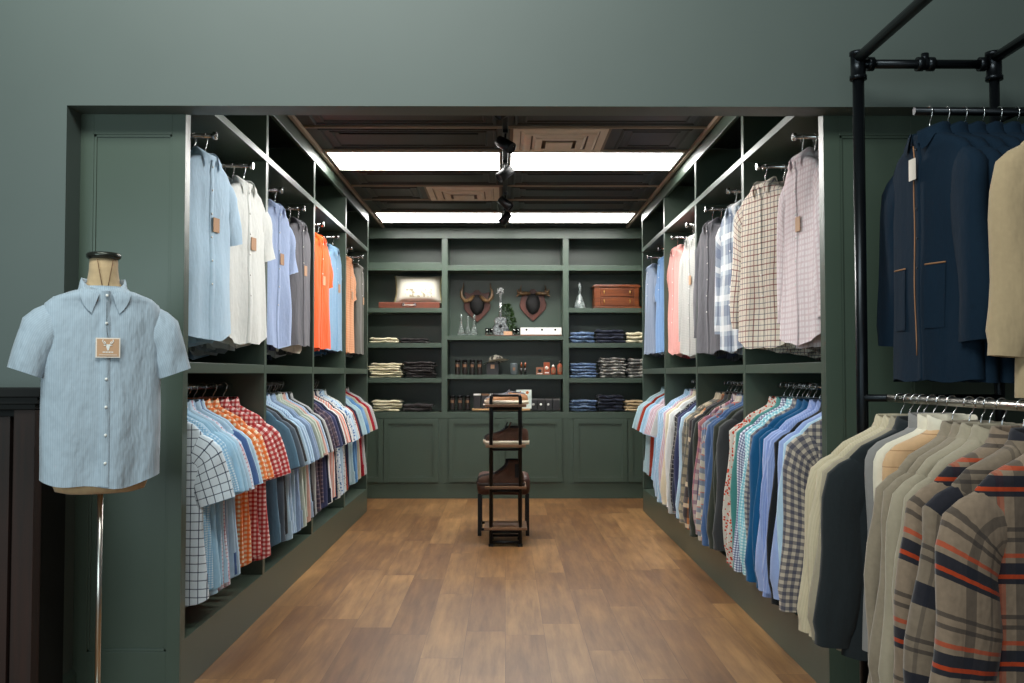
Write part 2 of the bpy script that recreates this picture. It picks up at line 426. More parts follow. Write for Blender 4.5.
for (c, lst) in (((XS[0][1], XS[1][0]), [(262.5, 270.5), (308, 312.5), (343, 347.7), (378, 382.7)]), ((XS[1][1], XS[2][0]), [(265.3, 270.5), (335.7, 340), (374.7, 379)]), ((XS[2][1], XS[3][0]), [(265.3, 270.5), (308, 312.5), (343, 347.7), (378, 382.7)])):
    for (v0, v1) in lst: bpart('shelf', MB().box(c[0], c[1], YB+.001, YB+.42, bz(v1), bz(v0)))
for (u0, u1) in ((331, 383.6), (384.5, 438.5), (449.4, 504.6), (506.4, 561.6), (573.3, 626.6), (627.6, 680)):
    m = MB(); panel_front(m, bx(u0), bx(u1), bz(482), bz(418.8), YB-.02, .048, .012, .021)
    bpart('cupboard_door', m, PAINT, .0015)

# ------------------------------------------------------------------ garments
def lerp(a, b, t): return a+(b-a)*t
def sstep(x): x = max(0, min(1, x)); return x*x*(3-2*x)
def interp(tab, z):
    if z >= tab[0][0]: return tab[0][1:]
    for i in range(len(tab)-1):
        a, b = tab[i], tab[i+1]
        if z >= b[0]:
            k = (a[0]-z)/(a[0]-b[0]); return tuple(lerp(p, q, k) for p, q in zip(a[1:], b[1:]))
    return tab[-1][1:]

def garment(W=.225, T=.030, L=.90, neck=(.068, .042), fold=.011, seed=0, sleeve='short', sr=(.088, .072), st=.020, send=None, collar=True, slope=.075, hemc=.05, flare=.02, placket=True, pocket=False, vest=False, stand=False, NA=28, sleeve_fwd=0.0, cdip=.022, cpt=.034, cgap=.22):
    """returns dict of part name -> mesh; local origin at the rail, front faces -y"""
    rnd = random.Random(seed); ph = [rnd.uniform(0, 6.28) for _ in range(8)]
    zn = -.085
    tab = [(zn, neck[0], neck[1]), (zn-.012, neck[0]+.018, neck[1]*.98), (zn-.3*slope, neck[0]+.3*(W-neck[0]), max(T, neck[1]*.85)),
           (zn-.65*slope, neck[0]+.72*(W-neck[0]), max(T, neck[1]*.75)), (zn-slope, W-.012, T*.9), (zn-slope-.03, W, T), (zn-slope-.09, W+.002, T*1.05),
           (zn-.25, W-.002, T*1.1), (zn-.35, W-.006, T*1.1), (-L*.7, W-.006+flare*.4, T*1.15), (-L, W+flare, T*1.2)]
    k1, k2, k3 = rnd.uniform(22, 30), rnd.uniform(38, 50), rnd.uniform(9, 14)
    def surf(a, z):
        w_, t_ = interp(tab, z)
        c, s = cos(a), sin(a)
        x = w_*math.copysign(abs(c)**.85, c); y = t_*math.copysign(abs(s)**.75, s)
        A = fold*sstep((-z-.18)/.6)
        y += A*(.9*sin(k1*x+ph[0]+z*1.5)+.5*sin(k2*x+ph[1]-z*2)+.8*sin(k3*x+ph[2]))*(.35+.65*abs(s))
        y += .25*fold*sin(z*14+ph[3]+x*10)*abs(s)
        x += .004*sin(z*11+ph[4])*(1 if c > 0 else -1)*sstep((-z-.25)/.3)
        kz = sstep((-z-(L-.14))/.14)
        z2 = z+hemc*kz*abs(c)**2.2+.006*kz*sin(x*30+ph[5])
        return (x, y, z2)
    zs = [zn, zn-.012, zn-.3*slope, zn-.5*slope, zn-.65*slope, zn-.85*slope, zn-slope, zn-slope-.03]
    z = zs[-1]; nrow = 13
    zs += [lerp(z, -L, (i+1)/nrow) for i in range(nrow)]
    R = []; U = []
    for z in zs:
        r = [surf(2*PI*j/NA, z) for j in range(NA)]; R.append(r); U.append([(p[0], p[2]) for p in r])
    # small turned-in hem
    out = {}
    m = MB().rings(R, True, uvs=U)
    Ri = [R[-1], [(p[0]*.985, p[1]*.86, p[2]+.004) for p in R[-1]], [(p[0]*.975, p[1]*.8, p[2]+.10) for p in R[-1]]]
    m.rings(Ri, True, uvs=[[(p[0], p[2]) for p in r] for r in Ri]); m.rings([[(x, y, z-.0) for x, y, z in R[0]], [(x*.5, y*.5+.004, z-.03) for x, y, z in R[0]]], True, False, True, uvs=[U[0], U[0]])
    out['body'] = m
    if not vest:
        for s in (-1, 1):
            zs_ = zn-slope
            c0, c1, c1b, c2 = (W-.085, zs_-sr[0]+.012), (W-.050, zs_-sr[0]+.008), (W-.028, zs_-sr[0]-.004), (W-.008, zs_-sr[0]-.022)
            e = send or ((.262, -.455) if sleeve == 'short' else (.250, -.86))
            path = [c0, c1, c1b, c2]; dirs = [(1, -.15), (.93, -.36), (.80, -.58), (.62, -.75)]
            dl = Vector((e[0]-c2[0], 0, e[1]-c2[1])).normalized()
            qs = (.10, .22, .36, .52, .68, .84, 1) if sleeve == 'short' else (.12, .26, .42, .58, .72, .86, .93, 1)
            for qi, q in enumerate(qs):
                path.append((lerp(c2[0], e[0], q**.85)+(0.010*sin(q*7+ph[6]+s) if sleeve == 'long' else 0), lerp(c2[1], e[1], q))); dirs.append((lerp(.55, dl.x, min(1, q*1.6)), lerp(-.83, dl.z, min(1, q*1.6))))
            n = len(path); RR = []; UU = []; NS = 16
            ln = 0
            for i, (px, pz) in enumerate(path):
                d = Vector((dirs[i][0], 0, dirs[i][1])).normalized(); nn = Vector((-d.z, 0, d.x))
                q = i/(n-1)
                if i: ln += math.hypot(px-path[i-1][0], pz-path[i-1][1])
                r = lerp(sr[0], sr[1], q); tt = st*(1 if i > 3 else (.6, .8, .92, .97)[i])
                if i < 4: r = sr[0]*(.94, .97, .99, 1.0)[i]
                if sleeve == 'long' and q > .9: r *= .86; tt *= 1.05
                off = sleeve_fwd*q
                ring = []; uu = []
                for j in range(NS):
                    a = 2*PI*j/NS; c_, s_ = cos(a), sin(a)
                    fy = .006*sin(q*9+c_*3+ph[7]+s)*sstep(q*2) + .005*sin(c_*7+ph[6]+2*s)*q
                    x = px+nn.x*r*c_; zz = pz+nn.z*r*c_
                    ring.append((s*x, tt*math.copysign(abs(s_)**.8, s_)+fy-off, zz)); uu.append((r*c_, -ln))
                RR.append(ring); UU.append(uu)
            lastc = path[-1]
            sm_ = MB().rings(RR, True, uvs=UU)
            my = sum(p[1] for p in RR[-1])/NS
            Ri = [RR[-1]]+[[(lerp(p[0], s*lastc[0], k_)-s*d.x*b_, my+(p[1]-my)*(1-3*k_), lerp(p[2], lastc[1], k_)-d.z*b_) for p in RR[-1]] for k_, b_ in ((.04, .002), (.16, .04))]
            sm_.rings(Ri, True, False, True, uvs=[UU[-1]]*3)
            out['sleeve_%d' % (0 if s < 0 else 1)] = sm_
            if sleeve == 'short' and False: pass
    if collar:
        K = 26; g = cgap; rx, ry = neck[0]+.004, neck[1]+.004
        rows = [(1.0, zn-.012, 0), (.98, zn+.010, 0), (.97, zn+.026, 0), (1.02, zn+.031, 0), (1.08, zn+.020, .25), (1.13, zn+.003, .6), (1.17, zn-.014, 1)]
        if stand: rows = [(1.02, zn-.012, 0), (1.0, zn+.02, 0), (1.0, zn+.045, 0), (.96, zn+.045, 0), (.96, zn+.02, 0)]
        R = []; U = []
        for (k, z, fl) in rows:
            r = []
            for j in range(K+1):
                g2_ = g+.30*fl; th = g2_+(2*PI-2*g2_)*j/K; fr = max(0, cos(th))**1.3
                dip = -cdip*max(0, cos(th))
                x = rx*k*sin(th)*(1+.10*fl*fr); y = -ry*k*cos(th); zz = z+dip-fl*fr*cpt
                if fl and abs(x) < interp(tab, zz)[0]*.97 and zz < zn:
                    w_, t_ = interp(tab, zz); aa = -math.acos(max(-1, min(1, math.copysign((abs(x)/w_)**(1/.85), x))))
                    p = surf(aa, zz)
                    if cos(th) > 0: y = min(y, p[1]-.007)
                    else: y = max(y, -p[1]+.006)
                r.append((x, y, zz))
            R.append(r); U.append([(p[0]*1.1, p[2]) for p in r])
        out['collar'] = MB().rings(R, False, uvs=U)
    if placket:
        R = []; U = []
        for i in range(15):
            z = lerp(zn-.02, -L+.004, i/14)
            a = -PI/2
            row = []
            for dx in (-.017, -.013, .013, .017):
                w_, t_ = interp(tab, z); a = -math.acos(max(-1, min(1, math.copysign((abs(dx)/w_)**(1/.85), dx))))
                p = surf(a, z); row.append((dx, p[1]-(.0035 if abs(dx) < .015 else -.002), p[2]))
            R.append(row); U.append([(p[0]+.3, p[2]) for p in row])
        out['placket'] = MB().rings(R, False, uvs=U)
    out['_front'] = lambda x, z: surf(-math.acos(math.copysign((abs(x)/interp(tab, z)[0])**(1/.85), x)), z)
    return out

def to_meshes(g, tagname):
    r = {}
    dummy = plain('cloth_default', (.5, .5, .5, 1), .9, var=0)
    for k, m in g.items():
        if k.startswith('_'): r[k] = m; continue
        r[k] = m.build(tagname+'_'+k, dummy, mesh_only=True)
    return r
variants = {}
def get_var(kind, i):
    if (kind, i) in variants: return variants[(kind, i)]
    s = hash((len(kind), i)) % 1000+i*17+len(kind)
    P = {
        'short': dict(sleeve='short'),
        'shortfold': dict(sleeve='short', slope=.098, T=.022, fold=.010, st=.024, send=(.272, -.465), sr=(.088, .078)),
        'long': dict(sleeve='long', slope=.098, T=.022, fold=.009, st=.026, sr=(.085, .056), L=.96, send=(.262, -.925)),
        'polo': dict(cgap=.42, cdip=.034, sleeve='short', L=.88, send=(.258, -.42), hemc=.01, fold=.008, sr=(.085, .065), T=.034),
        'upper': dict(cgap=.42, cdip=.034, sleeve='short', T=.030, L=.91, fold=.012, send=(.262, -.45), st=.03, sr=(.086, .072)),
        'upperlong': dict(cgap=.42, cdip=.034, sleeve='long', T=.030, L=.93, fold=.012, st=.03, send=(.245, -.82), sr=(.08, .055)),
        'over': dict(sleeve='long', W=.255, T=.028, L=.86, neck=(.078, .05), fold=.010, send=(.300, -.82), sr=(.092, .066), st=.032, hemc=.01, slope=.105),
        'flannel': dict(sleeve='long', W=.265, T=.034, L=.90, neck=(.078, .05), fold=.010, send=(.315, -.82), sr=(.096, .07), st=.04, hemc=.03, slope=.11),
        'vest': dict(vest=True, W=.235, T=.035, L=.80, neck=(.075, .05), fold=.006, hemc=0, stand=True),
        'jacket': dict(sleeve='long', W=.245, T=.045, L=.95, neck=(.078, .055), fold=.010, send=(.275, -.82), sr=(.095, .066), st=.045, hemc=.0, slope=.085),
    }[kind]
    variants[(kind, i)] = to_meshes(garment(seed=s, **P), kind)
    return variants[(kind, i)]
BUTTON = MB().lathe([(.0, .0015), (.0046, .0015), (.005, 0), (.0046, -.0015), (0, -.0015)], k=10, cap=False).build('button', WHITE, mesh_only=True)
for p_ in [0]:
    BUTTON.transform(Matrix.Rotation(PI/2, 4, 'X'))
_tag = MB().box(-.027, .027, -.0012, .0012, -.065, 0)
TAGM = _tag.build('price_tag', TAN, mesh_only=True)
NOUN = {'polo': 'polo_shirt', 'vest': 'quilted_vest', 'jacket': 'jacket', 'over': 'overshirt', 'flannel': 'flannel_shirt', 'long': 'long_sleeve_shirt', 'upperlong': 'long_sleeve_shirt', 'short': 'short_sleeve_shirt', 'shortfold': 'short_sleeve_shirt', 'upper': 'short_sleeve_shirt'}
CAT = {'polo_shirt': 'shirt', 'quilted_vest': 'vest', 'jacket': 'jacket', 'overshirt': 'shirt', 'flannel_shirt': 'shirt', 'long_sleeve_shirt': 'shirt', 'short_sleeve_shirt': 'shirt'}
def put_garment(kind, var, mat, loc, rz, label, group, buttons=0, tagc=None, tilt=(0, 0), collarmat=None, plmat=None, btnmat=None, scale=None):
    V = get_var(kind, var)
    t = thing(NOUN[kind], loc, label, CAT[NOUN[kind]], group, rz)
    t.rotation_euler = (tilt[0], tilt[1], rz)
    if scale: t.scale = scale
    for k, me in V.items():
        if k.startswith('_'): continue
        o = link({'sleeve_0': 'sleeve', 'sleeve_1': 'sleeve'}.get(k, k), me, t)
        slotmat(o, (collarmat if k == 'collar' and collarmat else plmat if k == 'placket' and plmat else mat))
    fr = V['_front']
    for b in range(buttons):
        z = -.135-b*.105
        p = fr(.001, z); o = link('button', BUTTON, t, (0, p[1]-.005, p[2]))
        if btnmat: slotmat(o, btnmat)
    if tagc is not None:
        p = fr(tagc[0], tagc[1]); link('price_tag', TAGM, t, (tagc[0], p[1]-.007, p[2]))
    return t

# hanger prototypes (origin at rail centre)
def hanger_meshes(W, hookmat, armmat, nm, drop=.068):
    h = MB(); pts = []
    r = .019
    for i in range(11):
        a = PI*1.12-PI*1.22*i/10
        pts.append((-r*cos(a)*-1, 0, -.004+r*sin(a)+.004))
    pts = [(r*cos(PI*1.15-PI*1.25*i/10), 0, r*sin(PI*1.15-PI*1.25*i/10)) for i in range(11)]
    pts += [(.014, 0, -.022), (.004, 0, -.036), (0, 0, -.05), (0, 0, -.085)]
    h.tube(pts, .0022, 6)
    a = MB(); R = []
    for i in range(17):
        q = -1+2*i/16; x = q*(W-.02); z = -.086-drop*abs(q)**1.2; ry = .006+.006*abs(q); rz_ = .010-.003*abs(q)
        if i in (0, 16): ry *= .5; rz_ *= .5
        R.append([(x, -.006*abs(q)+ry*cos(b), z+rz_*sin(b)) for b in [2*PI*j/8 for j in range(8)]])
    a.rings(R, True, True, True)
    return h.build(nm+'_hook', hookmat, mesh_only=True), a.build(nm+'_arms', armmat, mesh_only=True)
HM = {'black': hanger_meshes(.2, CHROME, HANGDARK, 'black'), 'wood': hanger_meshes(.2, CHROME, HANGWOOD, 'wood'), 'pale': hanger_meshes(.2, CHROME, HANGPALE, 'pale')}
HM['lowblack'] = hanger_meshes(.19, CHROME, HANGDARK, 'lowblack', .095); HM['lowwood'] = hanger_meshes(.19, CHROME, HANGWOOD, 'lowwood', .095)
HDESC = {'black': 'black', 'wood': 'brown wooden', 'pale': 'pale wooden'}
def put_hanger(kind, loc, rz, label, group, tilt=(0, 0)):
    t = thing('clothes_hanger', loc, label, 'hanger', group, rz); t.rotation_euler = (tilt[0], tilt[1], rz)
    link('hook', HM[kind][0], t); link('arms', HM[kind][1], t)
    return t

# fabrics
W_ = srgb(228, 230, 228)
def gingham(name, base, col, per, st=.6): return fabric(name, base, [('u', per, .5, 0, col, st), ('v', per, .5, 0, col, st)])
S = {}
S['navy_grid'] = fabric('white_navy_grid', srgb(214, 224, 232), [('u', .034, .11, 0, srgb(40, 52, 78), .9), ('v', .034, .11, 0, srgb(40, 52, 78), .9)])
S['sky'] = fabric('sky_blue', srgb(158, 196, 220))
S['pale_sky'] = fabric('pale_sky', srgb(178, 206, 226))
S['sky_gingham'] = gingham('sky_gingham', srgb(205, 224, 234), srgb(110, 168, 208), .010)
S['blue_stripe'] = fabric('blue_stripe', srgb(186, 208, 228), [('u', .012, .4, 0, srgb(134, 170, 208), .8)])
S['red_dash'] = fabric('white_red_check', srgb(222, 222, 232), [('u', .020, .2, 0, srgb(186, 74, 92), .6), ('v', .016, .25, 0, srgb(176, 80, 100), .55)])
S['steel_blue'] = fabric('steel_blue', srgb(74, 102, 152))
S['orange_gingham'] = gingham('orange_gingham', srgb(244, 226, 196), srgb(232, 108, 0), .022, .78)
S['red_gingham'] = gingham('red_gingham', srgb(242, 216, 212), srgb(178, 6, 16), .022, .8)
S['slate'] = fabric('slate', srgb(88, 100, 112))
S['chambray'] = fabric('chambray', srgb(134, 158, 190), [('u', .006, .5, 0, srgb(164, 184, 210), .5)])
S['pale_green'] = fabric('pale_green', srgb(178, 192, 178), [('u', .01, .3, 0, srgb(206, 214, 204), .7)])
S['teal_shirt'] = fabric('dusty_teal', srgb(84, 118, 140))
S['grey'] = fabric('mid_grey', srgb(128, 134, 138))
S['light_grey'] = fabric('light_grey', srgb(182, 186, 186))
S['pink_pale'] = fabric('pale_pink', srgb(218, 176, 164))
S['coral'] = fabric('coral_stripe', srgb(226, 206, 198), [('u', .018, .4, 0, srgb(220, 108, 78), .8)])
S['navy'] = fabric('navy', srgb(34, 42, 66))
S['indigo'] = fabric('indigo', srgb(62, 68, 104))
S['charcoal'] = fabric('charcoal', srgb(56, 58, 60))
S['purple_check'] = fabric('plum_check', srgb(72, 64, 82), [('u', .03, .3, 0, srgb(130, 112, 118), .6), ('v', .03, .3, 0, srgb(130, 112, 118), .6)])
S['white'] = fabric('white_cotton', W_)
S['white_dot'] = fabric('white_dotted', srgb(214, 216, 212), dots=(90, srgb(60, 70, 92), .28))
S['blue_print'] = fabric('white_blue_print', srgb(204, 216, 226), dots=(60, srgb(84, 122, 170), .38))
S['rust'] = fabric('rust', srgb(150, 50, 30))
S['crimson'] = fabric('crimson', srgb(156, 26, 40))
S['denim'] = fabric('light_denim', srgb(86, 134, 182), blot=[(6, srgb(120, 160, 198), .5)])
S['aqua_pale'] = fabric('pale_aqua', srgb(168, 196, 204))
S['beige'] = fabric('beige', srgb(190, 182, 160))
S['cream'] = fabric('cream', srgb(222, 214, 194))
S['tan_gingham'] = gingham('navy_tan_gingham', srgb(190, 178, 162), srgb(14, 34, 72), .030)
S['black'] = fabric('black', srgb(26, 28, 30))
S['lavender'] = fabric('lavender_blue', srgb(134, 154, 206), [('u', .010, .3, 0, srgb(168, 182, 220), .6)])
S['lavender2'] = fabric('periwinkle', srgb(154, 172, 216))
S['teal'] = fabric('deep_teal', srgb(22, 84, 128))
S['grey_check'] = fabric('navy_grey_check', srgb(176, 168, 158), [('u', .024, .45, 0, srgb(52, 60, 88), .65), ('v', .024, .45, 0, srgb(52, 60, 88), .65)])
S['aqua_gingham'] = gingham('aqua_gingham', srgb(214, 234, 236), srgb(92, 176, 196), .015)
S['navy_micro'] = gingham('navy_micro_gingham', srgb(216, 220, 230), srgb(38, 50, 110), .012)
S['seafoam'] = fabric('seafoam', srgb(70, 132, 128))
S['red_floral'] = fabric('red_floral', srgb(196, 190, 180), dots=(75, srgb(190, 62, 34), .40))
S['dark_green'] = fabric('dark_olive', srgb(52, 56, 48))
S['slate_blue'] = fabric('slate_blue', srgb(70, 96, 136))
S['blue_plaid'] = fabric('tan_blue_plaid', srgb(188, 180, 164), [('u', .07, .4, 0, srgb(70, 96, 130), .7), ('v', .07, .4, 0, srgb(70, 96, 130), .7), ('u', .07, .1, .6, srgb(176, 70, 60), .7), ('v', .07, .1, .6, srgb(176, 70, 60), .7)])
S['red_plaid'] = fabric('red_blue_plaid', srgb(196, 178, 172), [('u', .06, .4, 0, srgb(156, 66, 74), .7), ('v', .06, .4, 0, srgb(120, 76, 110), .6), ('u', .06, .15, .5, srgb(60, 70, 100), .8)])
S['brown_plaid'] = fabric('brown_shadow_plaid', srgb(92, 84, 80), [('u', .11, .35, 0, srgb(214, 132, 72), .75), ('v', .13, .45, 0, srgb(46, 40, 44), .7), ('v', .13, .2, .5, srgb(238, 214, 178), .7)])
S['tan_plaid'] = fabric('tan_grey_plaid', srgb(176, 164, 140), [('u', .06, .3, 0, srgb(88, 92, 90), .7), ('v', .06, .3, 0, srgb(88, 92, 90), .7)])
S['black_check'] = fabric('black_grey_check', srgb(52, 52, 54), [('u', .03, .15, 0, srgb(170, 168, 160), .7), ('v', .03, .15, 0, srgb(170, 168, 160), .7)])
S['ivory'] = fabric('ivory', srgb(224, 214, 188))
S['pink_stripe'] = fabric('pink_stripe', srgb(212, 204, 214), [('u', .012, .4, 0, srgb(198, 130, 140), .7)])
S['white_soft'] = fabric('white_linen', srgb(222, 226, 222))
S['peri'] = fabric('periwinkle_stripe', srgb(158, 180, 220), [('u', .008, .4, 0, srgb(184, 202, 232), .7)])
S['mouse'] = fabric('mouse_grey', srgb(92, 92, 98))
S['orange'] = fabric('bright_orange', srgb(246, 84, 10))
S['blue_polo'] = fabric('soft_blue', srgb(130, 168, 198))
S['peach'] = fabric('peach', srgb(222, 152, 104), [('v', .02, .3, 0, srgb(236, 176, 130), .5)])
S['olive_grey'] = fabric('olive_grey', srgb(92, 90, 82))
S['pink_check'] = fabric('white_pink_check', srgb(222, 212, 214), [('u', .026, .35, 0, srgb(206, 186, 190), .8), ('v', .026, .35, 0, srgb(206, 186, 190), .8)])
S['tattersall'] = fabric('cream_red_tattersall', srgb(222, 212, 196), [('u', .056, .11, 0, srgb(120, 50, 44), .8), ('v', .056, .11, 0, srgb(120, 50, 44), .8), ('u', .056, .07, .5, srgb(60, 62, 84), .75), ('v', .056, .07, .5, srgb(60, 62, 84), .75)])
S['ombre'] = fabric('blue_grey_ombre_plaid', srgb(168, 180, 190), [('u', .16, .3, .3, srgb(64, 78, 112), .45), ('v', .18, .35, 0, srgb(64, 78, 112), .45), ('u', .16, .2, .75, srgb(226, 228, 226), .6), ('v', .18, .2, .5, srgb(226, 228, 226), .6)])
S['salmon'] = fabric('salmon_pink', srgb(222, 160, 152))
S['grey_mel'] = fabric('pale_grey_check', srgb(184, 184, 178), [('u', .012, .4, 0, srgb(158, 160, 158), .6), ('v', .012, .4, 0, srgb(158, 160, 158), .6)])
S['cobalt'] = fabric('soft_cobalt', srgb(110, 154, 206))
S['grey_blue'] = fabric('grey_blue', srgb(126, 142, 166))
S['dark_check'] = fabric('dark_brown_check', srgb(62, 54, 52), [('u', .02, .3, 0, srgb(140, 124, 112), .6), ('v', .02, .3, 0, srgb(140, 124, 112), .6)])
S['jacket_navy'] = fabric('jacket_navy', srgb(12, 32, 48), var=.12, sheen=0, bumps=.3)
S['jacket_tan'] = fabric('jacket_tan', srgb(172, 152, 120), var=.08)
S['stone'] = fabric('stone_corduroy', srgb(198, 186, 158), [('u', .008, .4, 0, srgb(184, 172, 146), .5)])
S['taupe'] = fabric('taupe_knit', srgb(140, 128, 110), var=.15)
S['greige'] = fabric('greige', srgb(158, 148, 128), var=.1)
S['dark_slate'] = fabric('dark_slate_wool', srgb(32, 38, 41), var=.1)
S['vest_grey'] = fabric('vest_grey', srgb(136, 134, 132))
S['quilt'] = fabric('peach_quilt', srgb(206, 168, 128), [('v', .05, .05, 0, srgb(150, 110, 74), .8)])
NV, OG, CH_ = srgb(24, 28, 40), srgb(176, 62, 24), srgb(56, 50, 48)
PL = [('u', .17, .15, .0, CH_, .6), ('u', .17, .05, .25, CH_, .45), ('u', .34, .05, .62, OG, .45),
      ('v', .21, .24, .0, NV, .95), ('v', .21, .05, .94, OG, .9), ('v', .21, .05, .70, OG, .75), ('v', .21, .05, .40, CH_, .75), ('v', .21, .05, .52, CH_, .75)]
S['plaid_a'] = fabric('flannel_navy_orange', srgb(134, 116, 98), PL, var=.22)
S['plaid_b'] = fabric('flannel_tan', srgb(124, 110, 94), [(a, p, w0, (o+.4) % 1, c, s) for a, p, w0, o, c, s in PL if c != OG], var=.22)
S['dark_vest'] = fabric('dark_flannel', srgb(40, 42, 48), [('v', .2, .1, 0, srgb(150, 70, 40), .7)])

ORD = ['first', 'second', 'third', 'fourth', 'fifth', 'sixth', 'seventh', 'eighth', 'ninth', 'tenth', 'eleventh', 'twelfth', 'thirteenth', 'fourteenth', 'fifteenth', 'sixteenth', 'seventeenth']
BN = ['nearest', 'second', 'third', 'farthest']
rnd = random.Random(5)
# ---- lower rails: (description, fabric key, kind)
s_, l_ = 'shortfold', 'long'
LOW = {
 'left': [
  [('white shirt with navy grid', 'navy_grid', s_), ('sky blue gingham shirt', 'sky_gingham', s_), ('sky blue gingham shirt', 'sky_gingham', s_), ('pale blue shirt', 'pale_sky', s_), ('sky blue shirt', 'sky', s_), ('light blue shirt', 'sky', s_), ('white shirt with red checks', 'red_dash', s_), ('pale blue shirt', 'pale_sky', s_), ('white shirt with red checks', 'red_dash', s_), ('blue striped shirt', 'blue_stripe', s_), ('pale blue shirt', 'pale_sky', s_), ('steel blue shirt', 'steel_blue', s_), ('pale blue shirt', 'pale_sky', s_), ('orange gingham shirt', 'orange_gingham', s_), ('orange gingham shirt', 'orange_gingham', s_), ('red gingham shirt', 'red_gingham', s_), ('red gingham shirt', 'red_gingham', s_)],
  [('dusty teal shirt', 'teal_shirt', s_), ('slate grey shirt', 'slate', s_), ('charcoal shirt', 'charcoal', s_), ('pale blue shirt', 'pale_sky', s_), ('pale blue shirt', 'blue_stripe', s_), ('light grey blue shirt', 'pale_sky', s_), ('light blue chambray shirt', 'chambray', s_), ('light blue chambray shirt', 'chambray', s_), ('pale green striped shirt', 'pale_green', s_), ('pale green striped shirt', 'pale_green', s_), ('pale pink shirt', 'pink_pale', s_), ('blue striped shirt', 'blue_stripe', s_), ('charcoal shirt', 'charcoal', s_), ('light grey shirt', 'light_grey', s_)],
  [('plum checked shirt', 'purple_check', s_), ('plum checked shirt', 'purple_check', s_), ('indigo shirt', 'indigo', s_), ('navy shirt', 'navy', s_), ('white shirt', 'white', s_), ('coral striped shirt', 'coral', s_), ('navy shirt', 'navy', s_), ('white dotted shirt', 'white_dot', s_), ('blue print shirt', 'blue_print', s_), ('pale blue shirt', 'pale_sky', s_), ('white dotted shirt', 'white_dot', s_)],
  [('rust red shirt', 'rust', s_), ('navy shirt', 'navy', s_), ('pale aqua shirt', 'aqua_pale', s_), ('pale aqua shirt', 'aqua_pale', s_), ('light denim shirt', 'denim', s_), ('light denim shirt', 'denim', s_), ('beige shirt', 'beige', s_), ('crimson shirt', 'crimson', s_), ('light grey shirt', 'light_grey', s_)]],
 'right': [
  [('navy and tan gingham shirt', 'tan_gingham', l_), ('pale blue shirt', 'pale_sky', l_), ('periwinkle shirt', 'lavender2', l_), ('black shirt', 'black', l_), ('lavender blue shirt', 'lavender', l_), ('lavender blue shirt', 'lavender', l_), ('periwinkle shirt', 'lavender2', l_), ('deep teal shirt', 'teal', l_), ('deep teal shirt', 'teal', l_), ('navy and grey checked shirt', 'grey_check', l_), ('aqua gingham shirt', 'aqua_gingham', l_), ('aqua gingham shirt', 'aqua_gingham', l_), ('navy micro gingham shirt', 'navy_micro', l_), ('seafoam green shirt', 'seafoam', l_), ('red floral shirt', 'red_floral', l_), ('red floral shirt', 'red_floral', l_)],
  [('charcoal shirt', 'charcoal', l_), ('dark olive shirt', 'dark_green', l_), ('dark olive shirt', 'dark_green', l_), ('slate blue shirt', 'slate_blue', l_), ('slate blue shirt', 'slate_blue', l_), ('tan and blue plaid shirt', 'blue_plaid', l_), ('tan and blue plaid shirt', 'blue_plaid', l_), ('red and blue plaid shirt', 'red_plaid', l_), ('dark olive shirt', 'dark_green', l_), ('charcoal shirt', 'charcoal', l_), ('brown shadow plaid shirt', 'brown_plaid', l_), ('tan and grey plaid shirt', 'tan_plaid', l_), ('tan and grey plaid shirt', 'tan_plaid', l_)],
  [('pale blue shirt', 'pale_sky', l_), ('indigo shirt', 'indigo', l_), ('navy shirt', 'navy', l_), ('black checked shirt', 'black_check', l_), ('light grey shirt', 'light_grey', l_), ('white shirt', 'white', l_), ('ivory shirt', 'ivory', l_), ('pink striped shirt', 'pink_stripe', l_), ('sky blue gingham shirt', 'sky_gingham', l_), ('sky blue gingham shirt', 'sky_gingham', l_), ('blue gingham shirt', 'blue_stripe', l_)],
  [('light grey shirt', 'light_grey', s_), ('pink striped shirt', 'pink_stripe', s_), ('pale lavender shirt', 'pink_stripe', s_), ('pale blue shirt', 'pale_sky', s_), ('sky blue shirt', 'sky', s_), ('rust red shirt', 'rust', s_), ('pale aqua shirt', 'aqua_pale', s_), ('pale aqua shirt', 'aqua_pale', s_)]],
}
for side, sg in (('left', -1), ('right', 1)):
    for bi, lst in enumerate(LOW[side]):
        ya = Y0+BAY*bi+.14; yb = Y0+BAY*(bi+1)-.10
        if bi == 3: yb = YE-.12
        n = len(lst)
        for i, (desc, fk, kind) in enumerate(lst):
            q = i/(n-1)
            if side == 'left' and bi == 0: q = .42*i/12 if i <= 12 else (.54, .66, .80, .96)[i-13]
            y = lerp(ya, yb, q)+rnd.uniform(-.006, .006)
            pos = '%s from front on lower %s rail, %s bay' % (ORD[i], side, BN[bi])
            rz = sg*rnd.uniform(-.02, .13)*-1
            x = sg*(ROD_X+(0, .0, .025, .06)[bi]+rnd.uniform(-.008, .008))
            dz = rnd.uniform(-.0, .0)
            long_ = kind == 'long'
            put_garment(kind, i % 4, S[fk], (x, y, ROD_Z+.0), rz, '%s, %s' % (desc, pos), 'shirts on the lower %s rail, %s bay' % (side, BN[bi]), scale=(1, 1, rnd.uniform(.97, 1.02)))
            put_hanger('lowwood' if rnd.random() < .25 else 'lowblack', (x, y, ROD_Z), rz, 'hanger holding the %s, %s' % (desc.replace(' shirt', '').replace(' and ', ' ').split(' with ')[0], pos), 'hangers on the lower %s rail, %s bay' % (side, BN[bi]))

